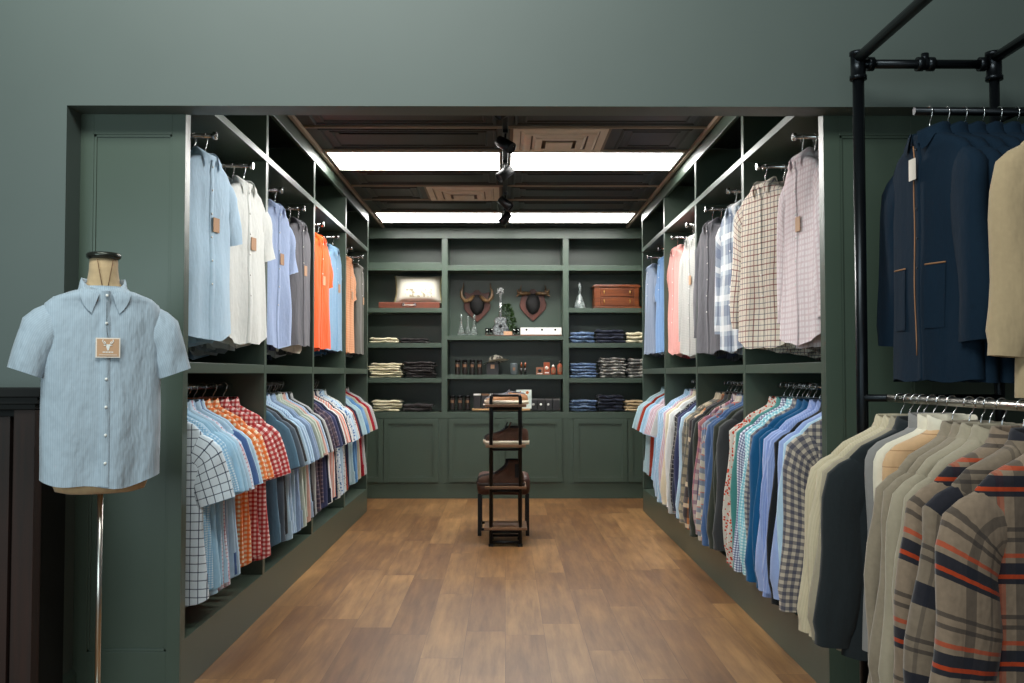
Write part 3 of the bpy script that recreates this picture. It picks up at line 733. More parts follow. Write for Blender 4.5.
# ---- upper display arms: per arm list from aisle to wall
u_, v_, p_ = 'upper', 'upperlong', 'polo'
def rep(a, b, n): return [a]+[b]*(n-1)
UP = {
 'left': [
  [('pale blue shirt', 'pale_sky', u_), ('sky blue shirt', 'sky', u_), ('light blue shirt', 'pale_sky', u_), ('slate patterned shirt', 'blue_print', u_), ('pale blue striped shirt', 'blue_stripe', u_), ('sky blue gingham shirt', 'sky_gingham', u_), ('dusty teal shirt', 'teal_shirt', u_)],
  [('white shirt with brown tag', 'white_soft', u_), ('white shirt', 'white_soft', u_), ('pale grey shirt', 'light_grey', u_), ('mid grey shirt', 'grey', u_), ('light grey shirt', 'light_grey', u_), ('pale blue shirt', 'pale_sky', u_)],
  [('periwinkle striped shirt', 'peri', u_), ('indigo shirt', 'indigo', u_), ('slate shirt', 'slate', u_), ('white shirt', 'white', u_), ('navy shirt', 'navy', u_)],
  [('mouse grey polo shirt', 'mouse', p_), ('cream shirt', 'cream', u_), ('charcoal shirt', 'charcoal', u_), ('light grey shirt', 'light_grey', u_), ('navy shirt', 'navy', u_)],
  [('bright orange polo shirt', 'orange', p_), ('bright orange polo shirt', 'orange', p_), ('navy shirt', 'navy', u_), ('slate shirt', 'slate', u_)],
  [('soft blue polo shirt', 'blue_polo', p_), ('navy polo shirt', 'navy', p_), ('teal polo shirt', 'teal', p_), ('slate polo shirt', 'slate', p_)],
  [('peach polo shirt', 'peach', p_), ('bright orange polo shirt', 'orange', p_), ('charcoal polo shirt', 'charcoal', p_), ('navy polo shirt', 'navy', p_)],
  [('olive grey polo shirt', 'olive_grey', p_), ('charcoal polo shirt', 'charcoal', p_), ('mid grey polo shirt', 'grey', p_)]],
 'right': [
  [('white shirt with pink checks', 'pink_check', v_), ('white shirt with pink checks', 'pink_check', v_), ('brown checked shirt', 'dark_check', v_), ('dark brown checked shirt', 'dark_check', v_), ('dark brown checked shirt', 'dark_check', v_), ('charcoal shirt', 'charcoal', v_)],
  [('cream shirt with red tattersall', 'tattersall', v_), ('cream shirt with red tattersall', 'tattersall', v_), ('cream shirt with red tattersall', 'tattersall', v_), ('cream shirt with red tattersall', 'tattersall', v_), ('dark brown checked shirt', 'dark_check', v_), ('grey checked shirt', 'grey_check', v_)],
  [('blue and white ombre plaid shirt', 'ombre', v_), ('blue and white ombre plaid shirt', 'ombre', v_), ('light grey shirt', 'light_grey', v_), ('navy shirt', 'navy', v_)],
  [('mouse grey shirt', 'mouse', v_), ('black shirt', 'black', v_), ('navy shirt', 'navy', v_), ('charcoal shirt', 'charcoal', v_)],
  [('pale grey checked shirt', 'grey_mel', v_), ('pale grey checked shirt', 'grey_mel', v_), ('charcoal shirt', 'charcoal', v_), ('brown checked shirt', 'dark_check', v_)],
  [('salmon pink shirt', 'salmon', u_), ('salmon pink shirt', 'salmon', u_), ('crimson shirt', 'crimson', u_), ('navy shirt', 'navy', u_)],
  [('soft cobalt polo shirt', 'cobalt', p_), ('pale blue polo shirt', 'pale_sky', p_), ('navy polo shirt', 'navy', p_)],
  [('grey blue polo shirt', 'grey_blue', p_), ('slate polo shirt', 'slate', p_), ('navy polo shirt', 'navy', p_)]],
}
for side, sg in (('left', -1), ('right', 1)):
    for ai, lst in enumerate(UP[side]):
        ay = ARMY[ai]
        n = len(lst)
        step = .055 if not (side == 'right' and ai == 1) else .092
        for i, (desc, fk, kind) in enumerate(lst):
            x = sg*(XC+.062+i*step+rnd.uniform(-.006, .006))
            y = ay
            tw = (.24 if i == 0 else .17)*(1-ai*.13)
            if side == 'right': tw = (.06, .34)[ai] if ai < 2 else tw
            rz = -sg*(PI/2-tw)+rnd.uniform(-.04, .04)
            where = '%s on the %s upper %s arm from the entrance' % (['front', 'second', 'third', 'fourth', 'fifth', 'sixth', 'seventh'][i], ORD[ai], side)
            tg = None
            if i == 0 and ((side == 'left') or ai in (0, 4)): tg = (.03, -.36)
            put_garment(kind, (i+ai) % 4, S[fk], (x, y, ARM_Z-.008), rz, '%s, %s' % (desc, where), 'shirts on the %s upper %s arm' % (ORD[ai], side), buttons=6 if i == 0 and kind != 'polo' else (3 if i == 0 else 0), tagc=tg, scale=(1, 1, 1+.016*i if i else 1))
            put_hanger('pale' if i < 2 else 'wood', (x, y, ARM_Z-.008), rz, 'hanger of %s, %s' % (desc.replace(' shirt', '').split(' with ')[0].replace(' and ', ' ').replace(' plaid', '').replace(' striped', '').replace(' checked', '').replace(' polo', '').replace(' red tattersall', '').replace('blue white ', 'blue ').replace(' ombre', ''), where), 'hangers on the %s upper %s arm' % (ORD[ai], side))

exec_later = []
# ------------------------------------------------------------------ mannequin with shirt
def mannequin():
    cx, cy, zo = -1.378, 3.28, 1.648
    rz = .48
    t = thing('dress_form', (cx, cy, 0), 'tailor dress form with wooden neck and torso on a slim steel pole', 'mannequin', None, rz)
    FORM = fabric('form_linen', srgb(176, 152, 118), var=.15)
    # torso inside the shirt
    dz_ = -.042; tab = [(1.705, .048, .052), (1.66, .05, .054), (1.62, .056, .058), (1.595, .075, .062), (1.575, .12, .07), (1.545, .165, .078), (1.50, .176, .088), (1.38, .172, .098), (1.22, .158, .092), (1.05, .155, .09), (.94, .16, .092), (.915, .150, .085), (.905, .11, .06), (.902, .02, .01)]
    R = [[(a*cos(q)*.94, b*sin(q)*.84, z+dz_) for q in [2*PI*j/28 for j in range(28)]] for z, a, b in tab]
    MB().rings(R, True, True, True).build('torso', FORM, t)
    DC = plain('bronze_cap', srgb(58, 60, 54), .25, .7, var=.2)
    MB().lathe([(.048, 1.658), (.056, 1.664), (.057, 1.674), (.052, 1.680), (.0, 1.682)], k=28).build('neck_cap', DC, t)
    seam = MB()
    for q0, q1 in ((-2.1, -1.75), (-1.0, -1.35)):
        seam.tube([(.0475*cos(lerp(q0, q1, i/5)), .0525*sin(lerp(q0, q1, i/5))-.0005, lerp(1.655, 1.565, i/5)) for i in range(6)], .0013, 5)
    seam.build('seam', plain('seam_thread', srgb(110, 80, 54), .9), t)
    MB().tube([(0, 0, .02), (0, 0, .90)], .0092, 16).build('pole', STEEL, t)
    MB().lathe([(.0, .0), (.16, .0), (.16, .008), (.15, .016), (.03, .022), (.016, .04), (.012, .06)], k=36).build('base', STEEL, t)
    # the shirt
    m = fabric('chambray_stripe', srgb(152, 167, 179), [('u', .0065, .35, 0, srgb(168, 182, 192), .6)], bumps=1.0)
    sh = thing('short_sleeve_shirt', (cx, cy, zo), 'pale blue short-sleeved button-up shirt worn by the dress form, tan square tag', 'shirt', None, rz)
    g = garment(W=.192, T=.090, L=.76, neck=(.064, .062), fold=.015, seed=77, sleeve='short', sr=(.080, .060), st=.074, send=(.232, -.380), slope=.060, hemc=.03, cdip=.045, cpt=.05, flare=.0, NA=48)
    V = to_meshes(g, 'worn')
    for k, me in V.items():
        if k.startswith('_'): continue
        o = link('sleeve' if k.startswith('sleeve') else k, me, sh); slotmat(o, m)
    fr = V['_front']
    for b in range(7):
        z = -.120-b*.093; p = fr(.001, z); link('button', BUTTON, sh, (.004, p[1]-.006, p[2]))
    # chest pocket
    # hang tag with a stag head mark
    p = fr(0, -.30)
    tg = bpy.data.objects.new('hang_tag', None)
    tgm = MB().box(-.038, .038, -.0015, .0015, -.066, .0).build('hang_tag', CREAMCARD, sh, 0, (.008, p[1]-.012, -.262))
    MB().box(-.034, .034, -.0025, -.0012, -.062, -.004).build('printed_panel', TAN, tgm)
    st = MB()
    o2 = [(-.007, 0), (.007, 0), (.0045, -.012), (.002, -.02), (-.002, -.02), (-.0045, -.012)]
    st.prism([(x, z-.022) for x, z in o2], -.0036, -.0024)
    for s in (-1, 1):
        st.tube([(s*.004, -.003, -.022), (s*.012, -.003, -.020), (s*.017, -.003, -.012), (s*.015, -.003, -.006)], .0013, 5)
        st.tube([(s*.008, -.003, -.021), (s*.008, -.003, -.013)], .0011, 5)
        st.tube([(s*.012, -.003, -.020), (s*.0115, -.003, -.011)], .0011, 5)
        st.tube([(s*.005, -.003, -.025), (s*.013, -.003, -.026)], .0016, 5)
    st.build('stag_emblem', WHITE, tgm)
    tx = MB()
    for k in range(7): tx.box(-.016+k*.0048, -.013+k*.0048, -.0032, -.0024, -.050, -.0455)
    tx.box(-.028, .028, -.0032, -.0024, -.0575, -.0562)
    tx.build('printed_line', WHITE, tgm)
    MB().tube([(.0, -.001, 0), (-.003, .004, .02), (-.004, .010, .06), (-.004, .010, .12)], .0008, 5).build('tag_string', plain('string', srgb(50, 44, 40), .9), tgm)
mannequin()

# ------------------------------------------------------------------ dark wooden cabinet at far left
def sideboard():
    xr = at(38, 400, 3.42).x
    zt = at(20, 388.5, 3.36).z
    t = thing('wooden_sideboard', (-2.2, 3.5, 0), 'dark brown wooden sideboard with black top at the left edge', 'cabinet')
    def P(n, m, mat, bev=.003):
        m.v = [(x+2.2, y-3.5, z) for x, y, z in m.v]; return m.build(n, mat, t, bev)
    m = MB(); m.box(-2.75, xr+.035, 3.36, 3.665, zt-.03, zt); m.box(-2.75, xr+.02, 3.375, 3.665, zt-.055, zt-.03); m.box(-2.75, xr+.005, 3.39, 3.665, zt-.075, zt-.055)
    P('top', m, BLACKWOOD)
    P('carcass', MB().box(-2.74, xr-.005, 3.44, 3.66, .05, zt-.075), BLACKWOOD)
    P('corner_post', MB().box(xr-.075, xr, 3.40, 3.46, .05, zt-.076), DARKWOOD)
    P('door', MB().box(-2.6, xr-.095, 3.415, 3.44, .14, zt-.10), DARKWOOD)
    P('plinth', MB().box(-2.75, xr+.01, 3.39, 3.66, 0, .05), BLACKWOOD)
sideboard()

# ------------------------------------------------------------------ pipe clothes rack on the right
def rack():
    yp = 3.5; xa = at(858, 60, yp).x; xb = at(994, 65, yp).x; zt = 2.435
    t = thing('pipe_clothes_rack', (xa, yp, 0), 'black industrial pipe clothes rack against the wall at right', 'clothes rack')
    def P(n, m, mat=PIPE):
        m.v = [(x-xa, y-yp, z) for x, y, z in m.v]; return m.build(n, mat, t)
    P('post', MB().tube([(xa, yp, .02), (xa, yp, zt)], .021, 16)); P('post', MB().tube([(xb, yp, .02), (xb, yp, zt)], .018, 16))
    for x in (xa, xb): P('post_foot', MB().lathe([(.055, 0), (.055, .01), (.03, .014), (.028, .05), (.022, .05)], (x, yp, 0), 18))
    P('post', MB().tube([(xa, 1.7, .02), (xa, 1.7, zt)], .021, 16)); P('post', MB().tube([(xb+.3, 1.7, .02), (xb+.3, 1.7, zt)], .018, 16))
    P('top_pipe', MB().tube([(xa, yp, zt-.02), (xb, yp, zt-.02)], .017, 14))
    P('top_pipe', MB().tube([(xa, yp, zt), (xa, 1.7, zt)], .02, 14))
    P('top_pipe', MB().tube([(xb, yp, zt), (xb, 2.4, zt), (xb+.3, 1.7, zt)], .02, 14))
    P('top_pipe', MB().tube([(xa, 1.7, zt-.02), (xb+.3, 1.7, zt-.02)], .017, 14))
    for (x, z) in ((xa, zt-.02), (xb, zt-.02)):
        fit = MB(); fit.lathe([(.02, -.06), (.031, -.06), (.031, -.045), (.027, -.043), (.027, .03), (.031, .032), (.031, .045), (.012, .05)], (x, yp, z), 16); P('elbow_fitting', fit)
    xm = at(925, 60, yp).x
    for x in (xa+.045, xb-.045): P('coupling', MB().tube([(x-.012, yp, zt-.02), (x+.012, yp, zt-.02)], .026, 16))
    fit = MB()
    for x in (xm-.02, xm+.02): fit.tube([(x-.012, yp, zt-.02), (x+.012, yp, zt-.02)], .026, 16)
    fit.tube([(xm-.03, yp, zt-.02), (xm+.03, yp, zt-.02)], .022, 16); fit.tube([(xm, yp, zt-.02), (xm, yp, zt+.02)], .014, 10)
    P('coupling', fit)
    # upper cross rail parallel to the wall
    z1 = 2.195; x1 = at(914, 101, 3.34).x
    P('upper_rail', MB().tube([(x1, 3.34, z1), (2.5, 3.34, z1-.01)], .014, 14), PIPE)
    P('rail_finial', MB().tube([(x1-.012, 3.34, z1), (x1-.012, 3.34, z1), (x1, 3.34, z1), (x1+.012, 3.34, z1)], [.012, .021, .022, .015], 14), STEEL)
    P('rail_bracket', MB().tube([(xb, yp, z1), (xb, 3.33, z1)], .012, 10))
    P('post', MB().tube([(2.45, 3.45, .02), (2.45, 3.45, zt)], .018, 14))
    # lower rail coming forward
    z2 = 1.178; xr = at(896, 398, 3.42).x
    P('lower_crossbar', MB().tube([(xa, yp-.01, z2), (xb, yp-.01, z2)], .014, 12))
    P('lower_rail', MB().tube([(xr, 3.49, z2), (xr, 1.7, z2)], .0135, 16), STEEL)
    P('lower_crossbar', MB().tube([(xa, 1.7, z2), (xb+.3, 1.7, z2)], .014, 12))
    # dropped rail under the right top pipe
    P('dropped_rail', MB().tube([(xb-.012, 2.98, 2.126), (xb-.012, 2.5, 2.126)], .011, 12)); 
    m = MB(); m.tube([(xb, 2.97, zt), (xb-.012, 2.97, 2.126)], .006); m.tube([(xb, 2.52, zt-.01), (xb-.012, 2.52, 2.126)], .006); P('drop_strap', m)
    return xr, z2, x1, z1, xb
XR, Z2, X1, Z1, XB = rack()
low = [('stone overshirt', 'stone', 'over'), ('stone overshirt', 'stone', 'over'), ('stone overshirt', 'greige', 'over'), ('dark slate overshirt', 'dark_slate', 'over'), ('grey padded vest', 'vest_grey', 'vest'), ('white trimmed vest', 'cream', 'vest'), ('peach quilted vest', 'quilt', 'vest'), ('taupe knit overshirt', 'taupe', 'over'), ('taupe knit overshirt', 'taupe', 'over'), ('greige overshirt', 'greige', 'over'), ('greige overshirt', 'greige', 'over'), ('navy and orange plaid flannel shirt', 'plaid_a', 'flannel'), ('tan plaid flannel shirt', 'plaid_b', 'flannel'), ('navy and orange plaid flannel shirt', 'plaid_a', 'flannel')]
ylow = [3.38, 3.31, 3.25, 3.20, 3.13, 3.06, 2.99, 2.88, 2.81, 2.76, 2.69, 2.58, 2.48, 2.36]
for i, ((desc, fk, kind), y) in enumerate(zip(low, ylow)):
    rz = (-.08 if i < 4 else .10 if i < 7 else .20 if i < 11 else .08)+.04*rnd.random()
    pos = '%s from the wall on the lower pipe rail' % ORD[i]
    cm = {'quilt': S['cream']}.get(fk)
    put_garment(kind, i % 3, S[fk], (XR, y, Z2), rz, '%s, %s' % (desc, pos), 'garments on the lower pipe rail', collarmat=cm, buttons=5 if i in (11, 13) else 0, btnmat=BLACKM)
    put_hanger('lowwood', (XR, y, Z2), rz, 'wooden hanger of the %s, %s' % (desc.replace(' and orange', '').replace(' shirt', '').replace(' overshirt', ''), pos.replace(' on the', ' on')), 'hangers on the lower pipe rail')
EDGE = plain('tan_piping', srgb(150, 108, 74), .8)
for i in range(7):
    x = 1.50+i*.062
    rz = -PI/2+.10-.02*i
    pos = '%s from the left on the upper pipe rail' % ORD[i]
    t = put_garment('jacket', i % 3, S['jacket_navy'], (x, 3.34, Z1-.003), rz, 'navy blue wool jacket, %s' % pos, 'navy jackets on the upper pipe rail', buttons=5 if i == 0 else 0, btnmat=BLACKM)
    put_hanger('wood', (x, 3.34, Z1-.003), rz, 'wooden hanger of the navy jacket, %s' % pos, 'hangers on the upper pipe rail')
    if i == 0:
        fr = get_var('jacket', 0)['_front']
        p = fr(.0, -.2); g = MB().box(-.022, .022, -.001, .001, -.075, 0); g.build('hang_tag', CREAMCARD, t, 0, (.0, p[1]-.02, -.17))
        for s in (-1, 1):
            pk = MB()
            R = [[(s*(.07+.085*a), fr(s*(.07+.085*a), z)[1]-.004, z) for a in [k/8 for k in range(9)]] for z in (-.55, -.62, -.70, -.77)]
            pk.rings(R, False, uvs=[[(p_[0], p_[2]) for p_ in r] for r in R])
            o = pk.build('patch_pocket', S['jacket_navy'], t)
            MB().tube([(p_[0], p_[1]-.001, p_[2]) for p_ in R[0]], .0028, 6).build('pocket_piping', EDGE, o)
        MB().tube([(-.019, fr(-.019, z)[1]-.004, fr(-.019, z)[2]) for z in [-.12-.74*k/14 for k in range(15)]], .0022, 6).build('front_piping', EDGE, t)
# tan jacket at the right edge
t = put_garment('jacket', 1, S['jacket_tan'], (XB-.012, 2.86, 2.138), -.08, 'tan jacket with dark piped pocket hanging at the right edge', 'tan jacket', buttons=0)
del t['group']
h = put_hanger('wood', (XB-.012, 2.86, 2.138), -.08, 'wooden hanger of the tan jacket at the right edge', 'x'); del h['group']
fr = get_var('jacket', 1)['_front']
R = [[(-.10-.13*a, fr(-.10-.13*a, z)[1]-.005, z-.012*a) for a in [k/8 for k in range(9)]] for z in (-.56, -.64, -.72, -.80)]
o = MB().rings(R, False, uvs=[[(p_[0], p_[2]) for p_ in r] for r in R]).build('patch_pocket', S['jacket_tan'], t)
MB().tube([(p_[0], p_[1]-.001, p_[2]) for p_ in R[0]], .003, 6).build('pocket_piping', plain('dark_piping', srgb(64, 48, 40), .8), o)

# ------------------------------------------------------------------ shoe stand, stool, shoes
YS = 7.08
def sx(u, y=YS): return at(u, 400, y).x
def sz(v, y=YS): return at(505, v, y).z
def stand():
    xl, xr = sx(491), sx(520.3); xc = (xl+xr)/2; hw = (xr-xl)/2
    t = thing('shoe_stand', (xc, YS, 0), 'narrow black metal stand with four wooden shelves of shoes', 'shoe stand')
    D = .30; zt = sz(395.5)
    for sx_ in (-1, 1):
        for yy in (0, D):
            MB().tube([(sx_*hw, yy, 0), (sx_*hw, yy, zt-.03), (sx_*hw*.97, yy, zt-.01), (sx_*hw*.9, yy, zt)], .0135, 10).build('leg', BLACKM, t)
    for yy in (0, D): MB().tube([(-hw*.9, yy, zt), (hw*.9, yy, zt)], .010, 8).build('top_bar', BLACKM, t)
    for (v, ex) in ((406, .045), (446.5, .04), (488, .045), (529, .05)):
        z = sz(v); MB().box(-hw-ex, hw+ex, -.015, D+.015, z-.008, z+.012).build('shelf', SHELFWOOD, t, .003)
        m = MB()
        for yy in (0, D): m.tube([(-hw, yy, z-.022), (hw, yy, z-.022)], .010, 8)
        for s in (-1, 1): m.tube([(s*hw, 0, z-.022), (s*hw, D, z-.022)], .010, 8)
        m.build('shelf_rail', BLACKM, t)
    m = MB(); m.tube([(-hw, 0, .03), (hw, 0, .03)], .010); m.tube([(-hw, D, .03), (hw, D, .03)], .010)
    for s in (-1, 1): m.tube([(s*hw, 0, .03), (s*hw, D, .03)], .010)
    m.build('foot_rail', BLACKM, t)
    m = MB()
    for sx_ in (-1, 1):
        for yy in (0, D): m.box(sx_*hw-.017, sx_*hw+.017, yy-.017, yy+.017, 0, .02)
    m.build('foot', BLACKM, t)
    # stool behind
    ys = 7.53
    a, b = at(481, 500, ys).x, at(526, 500, ys).x; c = (a+b)/2; w2 = (b-a)/2+.012
    st = thing('leather_stool', (c, ys, 0), 'brown leather-topped stool with black metal legs behind the shoe stand', 'stool')
    z0, z1 = at(505, 495, ys).z, at(505, 476, ys).z
    R = []
    for z, e in ((z0, -.008), (z0+.012, .012), (z0+.05, .02), (z1-.035, .02), (z1-.012, .012), (z1, -.012)):
        hw2, hd = w2+e, .19+e; rr = .035; ring = []
        for (cx_, cy_, a0) in ((hw2-rr, hd-rr, 0), (-hw2+rr, hd-rr, PI/2), (-hw2+rr, -hd+rr, PI), (hw2-rr, -hd+rr, 1.5*PI)):
            for k in range(5): ring.append((cx_+rr*cos(a0+k*PI/8), cy_+rr*sin(a0+k*PI/8)+.19, z))
        R.append(ring)
    MB().rings(R, True, True, True).build('seat', LEATHER, st)
    for s in (-1, 1):
        for yy in (.02, .36): MB().box(s*w2-.014-.0*s, s*w2+.014, yy-.014, yy+.014, 0, z0+.01).build('leg', BLACKM, st, .003)
    m = MB()
    for yy in (.02, .36): m.box(-w2, w2, yy-.008, yy+.008, .04, .06)
    for s in (-1, 1): m.box(s*w2-.008, s*w2+.008, .02, .36, .04, .06)
    m.build('stretcher', BLACKM, st)
    return xc
XST = stand()
def shoe_mesh(L=.29, boot=False, up=1.0):
    """toe points -x; returns upper, sole, (opening)"""
    U = MB(); R = []
    prof = [(.50, .030, .050), (.485, .036, .070), (.44, .038, .082 if not boot else .09), (.33, .037, .088 if not boot else .115), (.22, .037, .094 if not boot else .12), (.12, .038, .098 if not boot else .118), (.03, .040, .088 if not boot else .095), (-.08, .043, .068), (-.2, .047, .056), (-.32, .047, .050), (-.42, .040, .042), (-.48, .024, .030), (-.50, .008, .02)]
    for (x, w_, h) in prof:
        r = []
        for j in range(14):
            a = PI*j/13
            r.append((x*L, w_*cos(a)*(1 if j not in (0, 13) else 1.0), .022+h*up*abs(sin(a))**.75))
        R.append(r)
    U.rings(R, False)
    U.face([j for j in range(14)], 0, True)
    if boot:
        RR = [[(c_*L+rx*cos(a), ry*sin(a), z) for a in [2*PI*j/16 for j in range(16)]] for (c_, z, rx, ry) in ((.22, .07, .078, .036), (.25, .105, .068, .037), (.28, .135, .058, .037), (.30, .16, .052, .037), (.305, .185, .052, .038))]
        RR.append([(p[0]*.9+.01, p[1]*.8, p[2]-.02) for p in RR[-1]]); RR.append([(p[0], p[1]*.9, p[2]-.05) for p in RR[-1]])
        U.rings(RR, True, False, True)
    So = MB(); R = []
    for (x, w_, h) in prof:
        R.append([(x*L*1.04, -w_*1.08-.002, 0), (x*L*1.04, w_*1.08+.002, 0), (x*L*1.04, w_*1.1+.002, .018 if not boot else .014), (x*L*1.04, w_*1.04, .028 if not boot else .02), (x*L*1.04, -w_*1.04, .028 if not boot else .02), (x*L*1.04, -w_*1.1-.002, .018 if not boot else .014)])
    So.rings(R, True, True, True)
    return U, So
def shoe(name, label, loc, L, um, sm, boot=False, up=1.0, rz=0, lace=None, group=None):
    t = thing(name, loc, label, 'boot' if boot else 'shoe', group, rz)
    U, So = shoe_mesh(L, boot, up); U.build('upper', um, t); So.build('sole', sm, t)
    if not boot:
        c = MB(); R = [[(.20*L+.052*cos(a)*L/.29+.0, .024*sin(a), z*up) for a in [2*PI*j/16 for j in range(16)]] for z in (.106, .118)]
        R.append([(p[0], p[1]*.75, p[2]-.006) for p in R[-1]])
        c.rings(R, True, False, True); c.build('collar_lining', DARKSUEDE, t)
        tg_ = MB(); tg_.rings([[(x, y_, z) for x, y_, z in ((x0_, -w_, z0_), (x0_+.012, -w_, z0_+.004), (x0_+.012, w_, z0_+.004), (x0_, w_, z0_))] for x0_, z0_, w_ in ((-.01, .075*up, .02), (.012, .115*up, .021), (.022, .140*up, .018))], True, True, True)
        tg_.build('tongue', um, t)
        m = MB()
        for k in range(4):
            x = (.055-k*.055)*L; z = .022+(.094-.011*k)*up
            m.tube([(x, -.022, z-.012), (x-.004, 0, z+.002), (x, .022, z-.012)], .0024, 5)
        m.build('laces', lace or um, t)
    else:
        MB().box(.30*L, .40*L, -.0385, -.035, .06, .16).build('elastic_gore', DARKSUEDE, t)
zsh = [sz(v)+.012 for v in (406, 446.5, 488, 529)]
GREYSUEDE = plain('grey_suede', srgb(96, 98, 104), .9, var=.2)
xs = sx(507)
shoe('casual_shoe', 'tan sneaker with thick cream sole, front one on the top shelf', (xs, YS+.07, zsh[0]), .31, TANSUEDE, SOLE, up=.62, group='shoes on the stand')
shoe('casual_shoe', 'grey sneaker with cream sole, rear one on the top shelf', (xs-.01, YS+.20, zsh[0]), .31, GREYSUEDE, SOLE, up=.75)
shoe('casual_shoe', 'brown suede shoe with cream sole, front one on the second shelf', (xs, YS+.07, zsh[1]), .32, SUEDE, SOLE, up=1.15)
shoe('casual_shoe', 'black shoe behind the brown suede shoe on the second shelf', (xs-.025, YS+.20, zsh[1]), .30, DARKSUEDE, SOLE, up=1.1)
shoe('chelsea_boot', 'brown leather chelsea boot, front one on the third shelf', (sx(501), YS+.07, zsh[2]), .34, SUEDE, DARKSOLE, True, 1.0)
shoe('chelsea_boot', 'dark boot behind the brown chelsea boot on the third shelf', (sx(499), YS+.20, zsh[2]), .33, DARKSUEDE, DARKSOLE, True, 1.0)

# ------------------------------------------------------------------ back shelves contents
def clothfold(W, D, h, seed):
    r = random.Random(seed); m = MB(); R = []; U = []
    n = 14; ph = r.uniform(0, 6)
    for i in range(n+1):
        q = -1+2*i/n; x = q*W/2
        e = 1-max(0, abs(q)-.86)/.14*.55
        ring = []
        for j in range(16):
            a = 2*PI*j/16; c_, s_ = cos(a), sin(a)
            y = D/2*math.copysign(abs(c_)**.35, c_); z = h/2*e*math.copysign(abs(s_)**.6, s_)
            z += .0045*sin(q*5+ph)+.003*sin(q*11+ph*2+c_*2)
            y += .006*sin(q*4+ph)
            ring.append((x, y, z+h/2))
        R.append(ring); U.append([(x, p[1]+p[2]) for p in ring])
    m.rings(R, True, True, True, uvs=U)
    return m.build('fold%d' % seed, WHITE, mesh_only=True)
FOLD = [clothfold(.27, .27, .036, k) for k in range(4)]
JEAN = fabric('blue_denim_cloth', srgb(72, 92, 122), blot=[(30, srgb(104, 124, 150), .5)])
JEAND = fabric('dark_denim_cloth', srgb(30, 34, 48)); GREYC = fabric('grey_denim_cloth', srgb(92, 92, 90), blot=[(24, srgb(150, 148, 140), .52)])
CREAMC = fabric('cream_twill', srgb(206, 198, 168)); BLKC = fabric('black_twill', srgb(44, 40, 40)); TANC = fabric('tan_twill', srgb(176, 154, 120))
rowz = {'top': 343, 'middle': 378, 'bottom': 411.7}
def stack(bay, row, u0, u1, vtop, n, mat, cname, item, who):
    x0, x1 = bx(u0), bx(u1); zb = bz(rowz[row])+.001; h = (bz(vtop)-zb)/n
    for k in range(n):
        dx = rnd.uniform(-.012, .012)
        nm = {'jeans': 'folded_jeans', 'trousers': 'folded_trousers'}[item]
        order = ('only' if n == 1 else 'bottom' if k == 0 else 'top' if k == n-1 else ORD[k]+' lowest')
        o = tag(link(nm, FOLD[(k*3+n+int(u0)) % 4], None, ((x0+x1)/2+dx, YB+.17+rnd.uniform(-.012, .012), zb+k*h)),
                'folded %s %s, %s of the %s stack, %s back shelf row' % (cname, item, order, who, row), item, '%s %s stack on the %s row' % (who, cname, row))
        slotmat(o, mat); o.scale = ((x1-x0)/.27, 1, h/.036*1.02); o.rotation_euler = (0, 0, rnd.uniform(-.09, .09))
stack(0, 'top', 369, 397, 337.5, 2, CREAMC, 'cream', 'trousers', 'far left')
stack(0, 'top', 399, 427, 338, 2, BLKC, 'black', 'trousers', 'second left')
stack(0, 'middle', 369, 401, 363, 6, CREAMC, 'cream', 'trousers', 'far left')
stack(0, 'middle', 404, 434, 361.5, 6, BLKC, 'black', 'trousers', 'second left')
stack(0, 'bottom', 371, 400, 400.5, 4, CREAMC, 'cream', 'trousers', 'far left')
stack(0, 'bottom', 402, 431, 404, 2, BLKC, 'black', 'trousers', 'second left')
stack(2, 'top', 570.5, 595, 331.5, 3, JEAN, 'blue', 'jeans', 'right bay left')
stack(2, 'top', 597, 626, 329.5, 4, JEAND, 'dark navy', 'jeans', 'right bay middle')
stack(2, 'top', 628, 650, 332, 3, CREAMC, 'cream', 'trousers', 'right bay right')
stack(2, 'middle', 570.5, 597, 363, 5, JEAN, 'blue', 'jeans', 'right bay left')
stack(2, 'middle', 600, 626, 357.5, 7, GREYC, 'faded grey', 'jeans', 'right bay middle')
stack(2, 'middle', 629, 654, 358.5, 6, GREYC, 'pale grey', 'jeans', 'right bay right')
stack(2, 'bottom', 570.5, 597, 400, 4, JEAN, 'blue', 'jeans', 'right bay left')
stack(2, 'bottom', 599, 624, 395.5, 5, JEAND, 'dark navy', 'jeans', 'right bay middle')
stack(2, 'bottom', 626, 650, 400.5, 4, TANC, 'tan', 'trousers', 'right bay right')
# suitcase + pillow
zs = bz(308); x0, x1 = bx(378), bx(439.5); zt = bz(302)
t = thing('briefcase', ((x0+x1)/2, YB+.02, zs), 'flat brown leather briefcase lying under the cream pillow', 'briefcase')
w2 = (x1-x0)/2; CASE = plain('case_leather', srgb(112, 56, 36), .45, var=.15)
MB().box(-w2, w2, 0, .36, 0, zt-zs).build('case', CASE, t, .006)
MB().box(-w2-.001, w2+.001, -.001, .2, (zt-zs)*.48, (zt-zs)*.55).build('seam_band', plain('dark_band', srgb(70, 34, 22), .5), t)
MB().tube([(-.05, -.002, .035), (-.045, -.02, .03), (.045, -.02, .03), (.05, -.002, .035)], .005, 8).build('handle', CREAMCARD, t)
for s in (-1, 1): MB().box(s*.06-.012, s*.06+.012, -.006, 0, .022, .055).build('latch', CHROME, t, .001)
MB().box(-.022, .008, -.008, -.006, -.028, -.002).build('price_tag', WHITE, t)
t_p = thing('pillow', (bx(416.5), YB+.17, zt), 'cream pillow printed with small brown animals, standing on the briefcase', 'pillow')
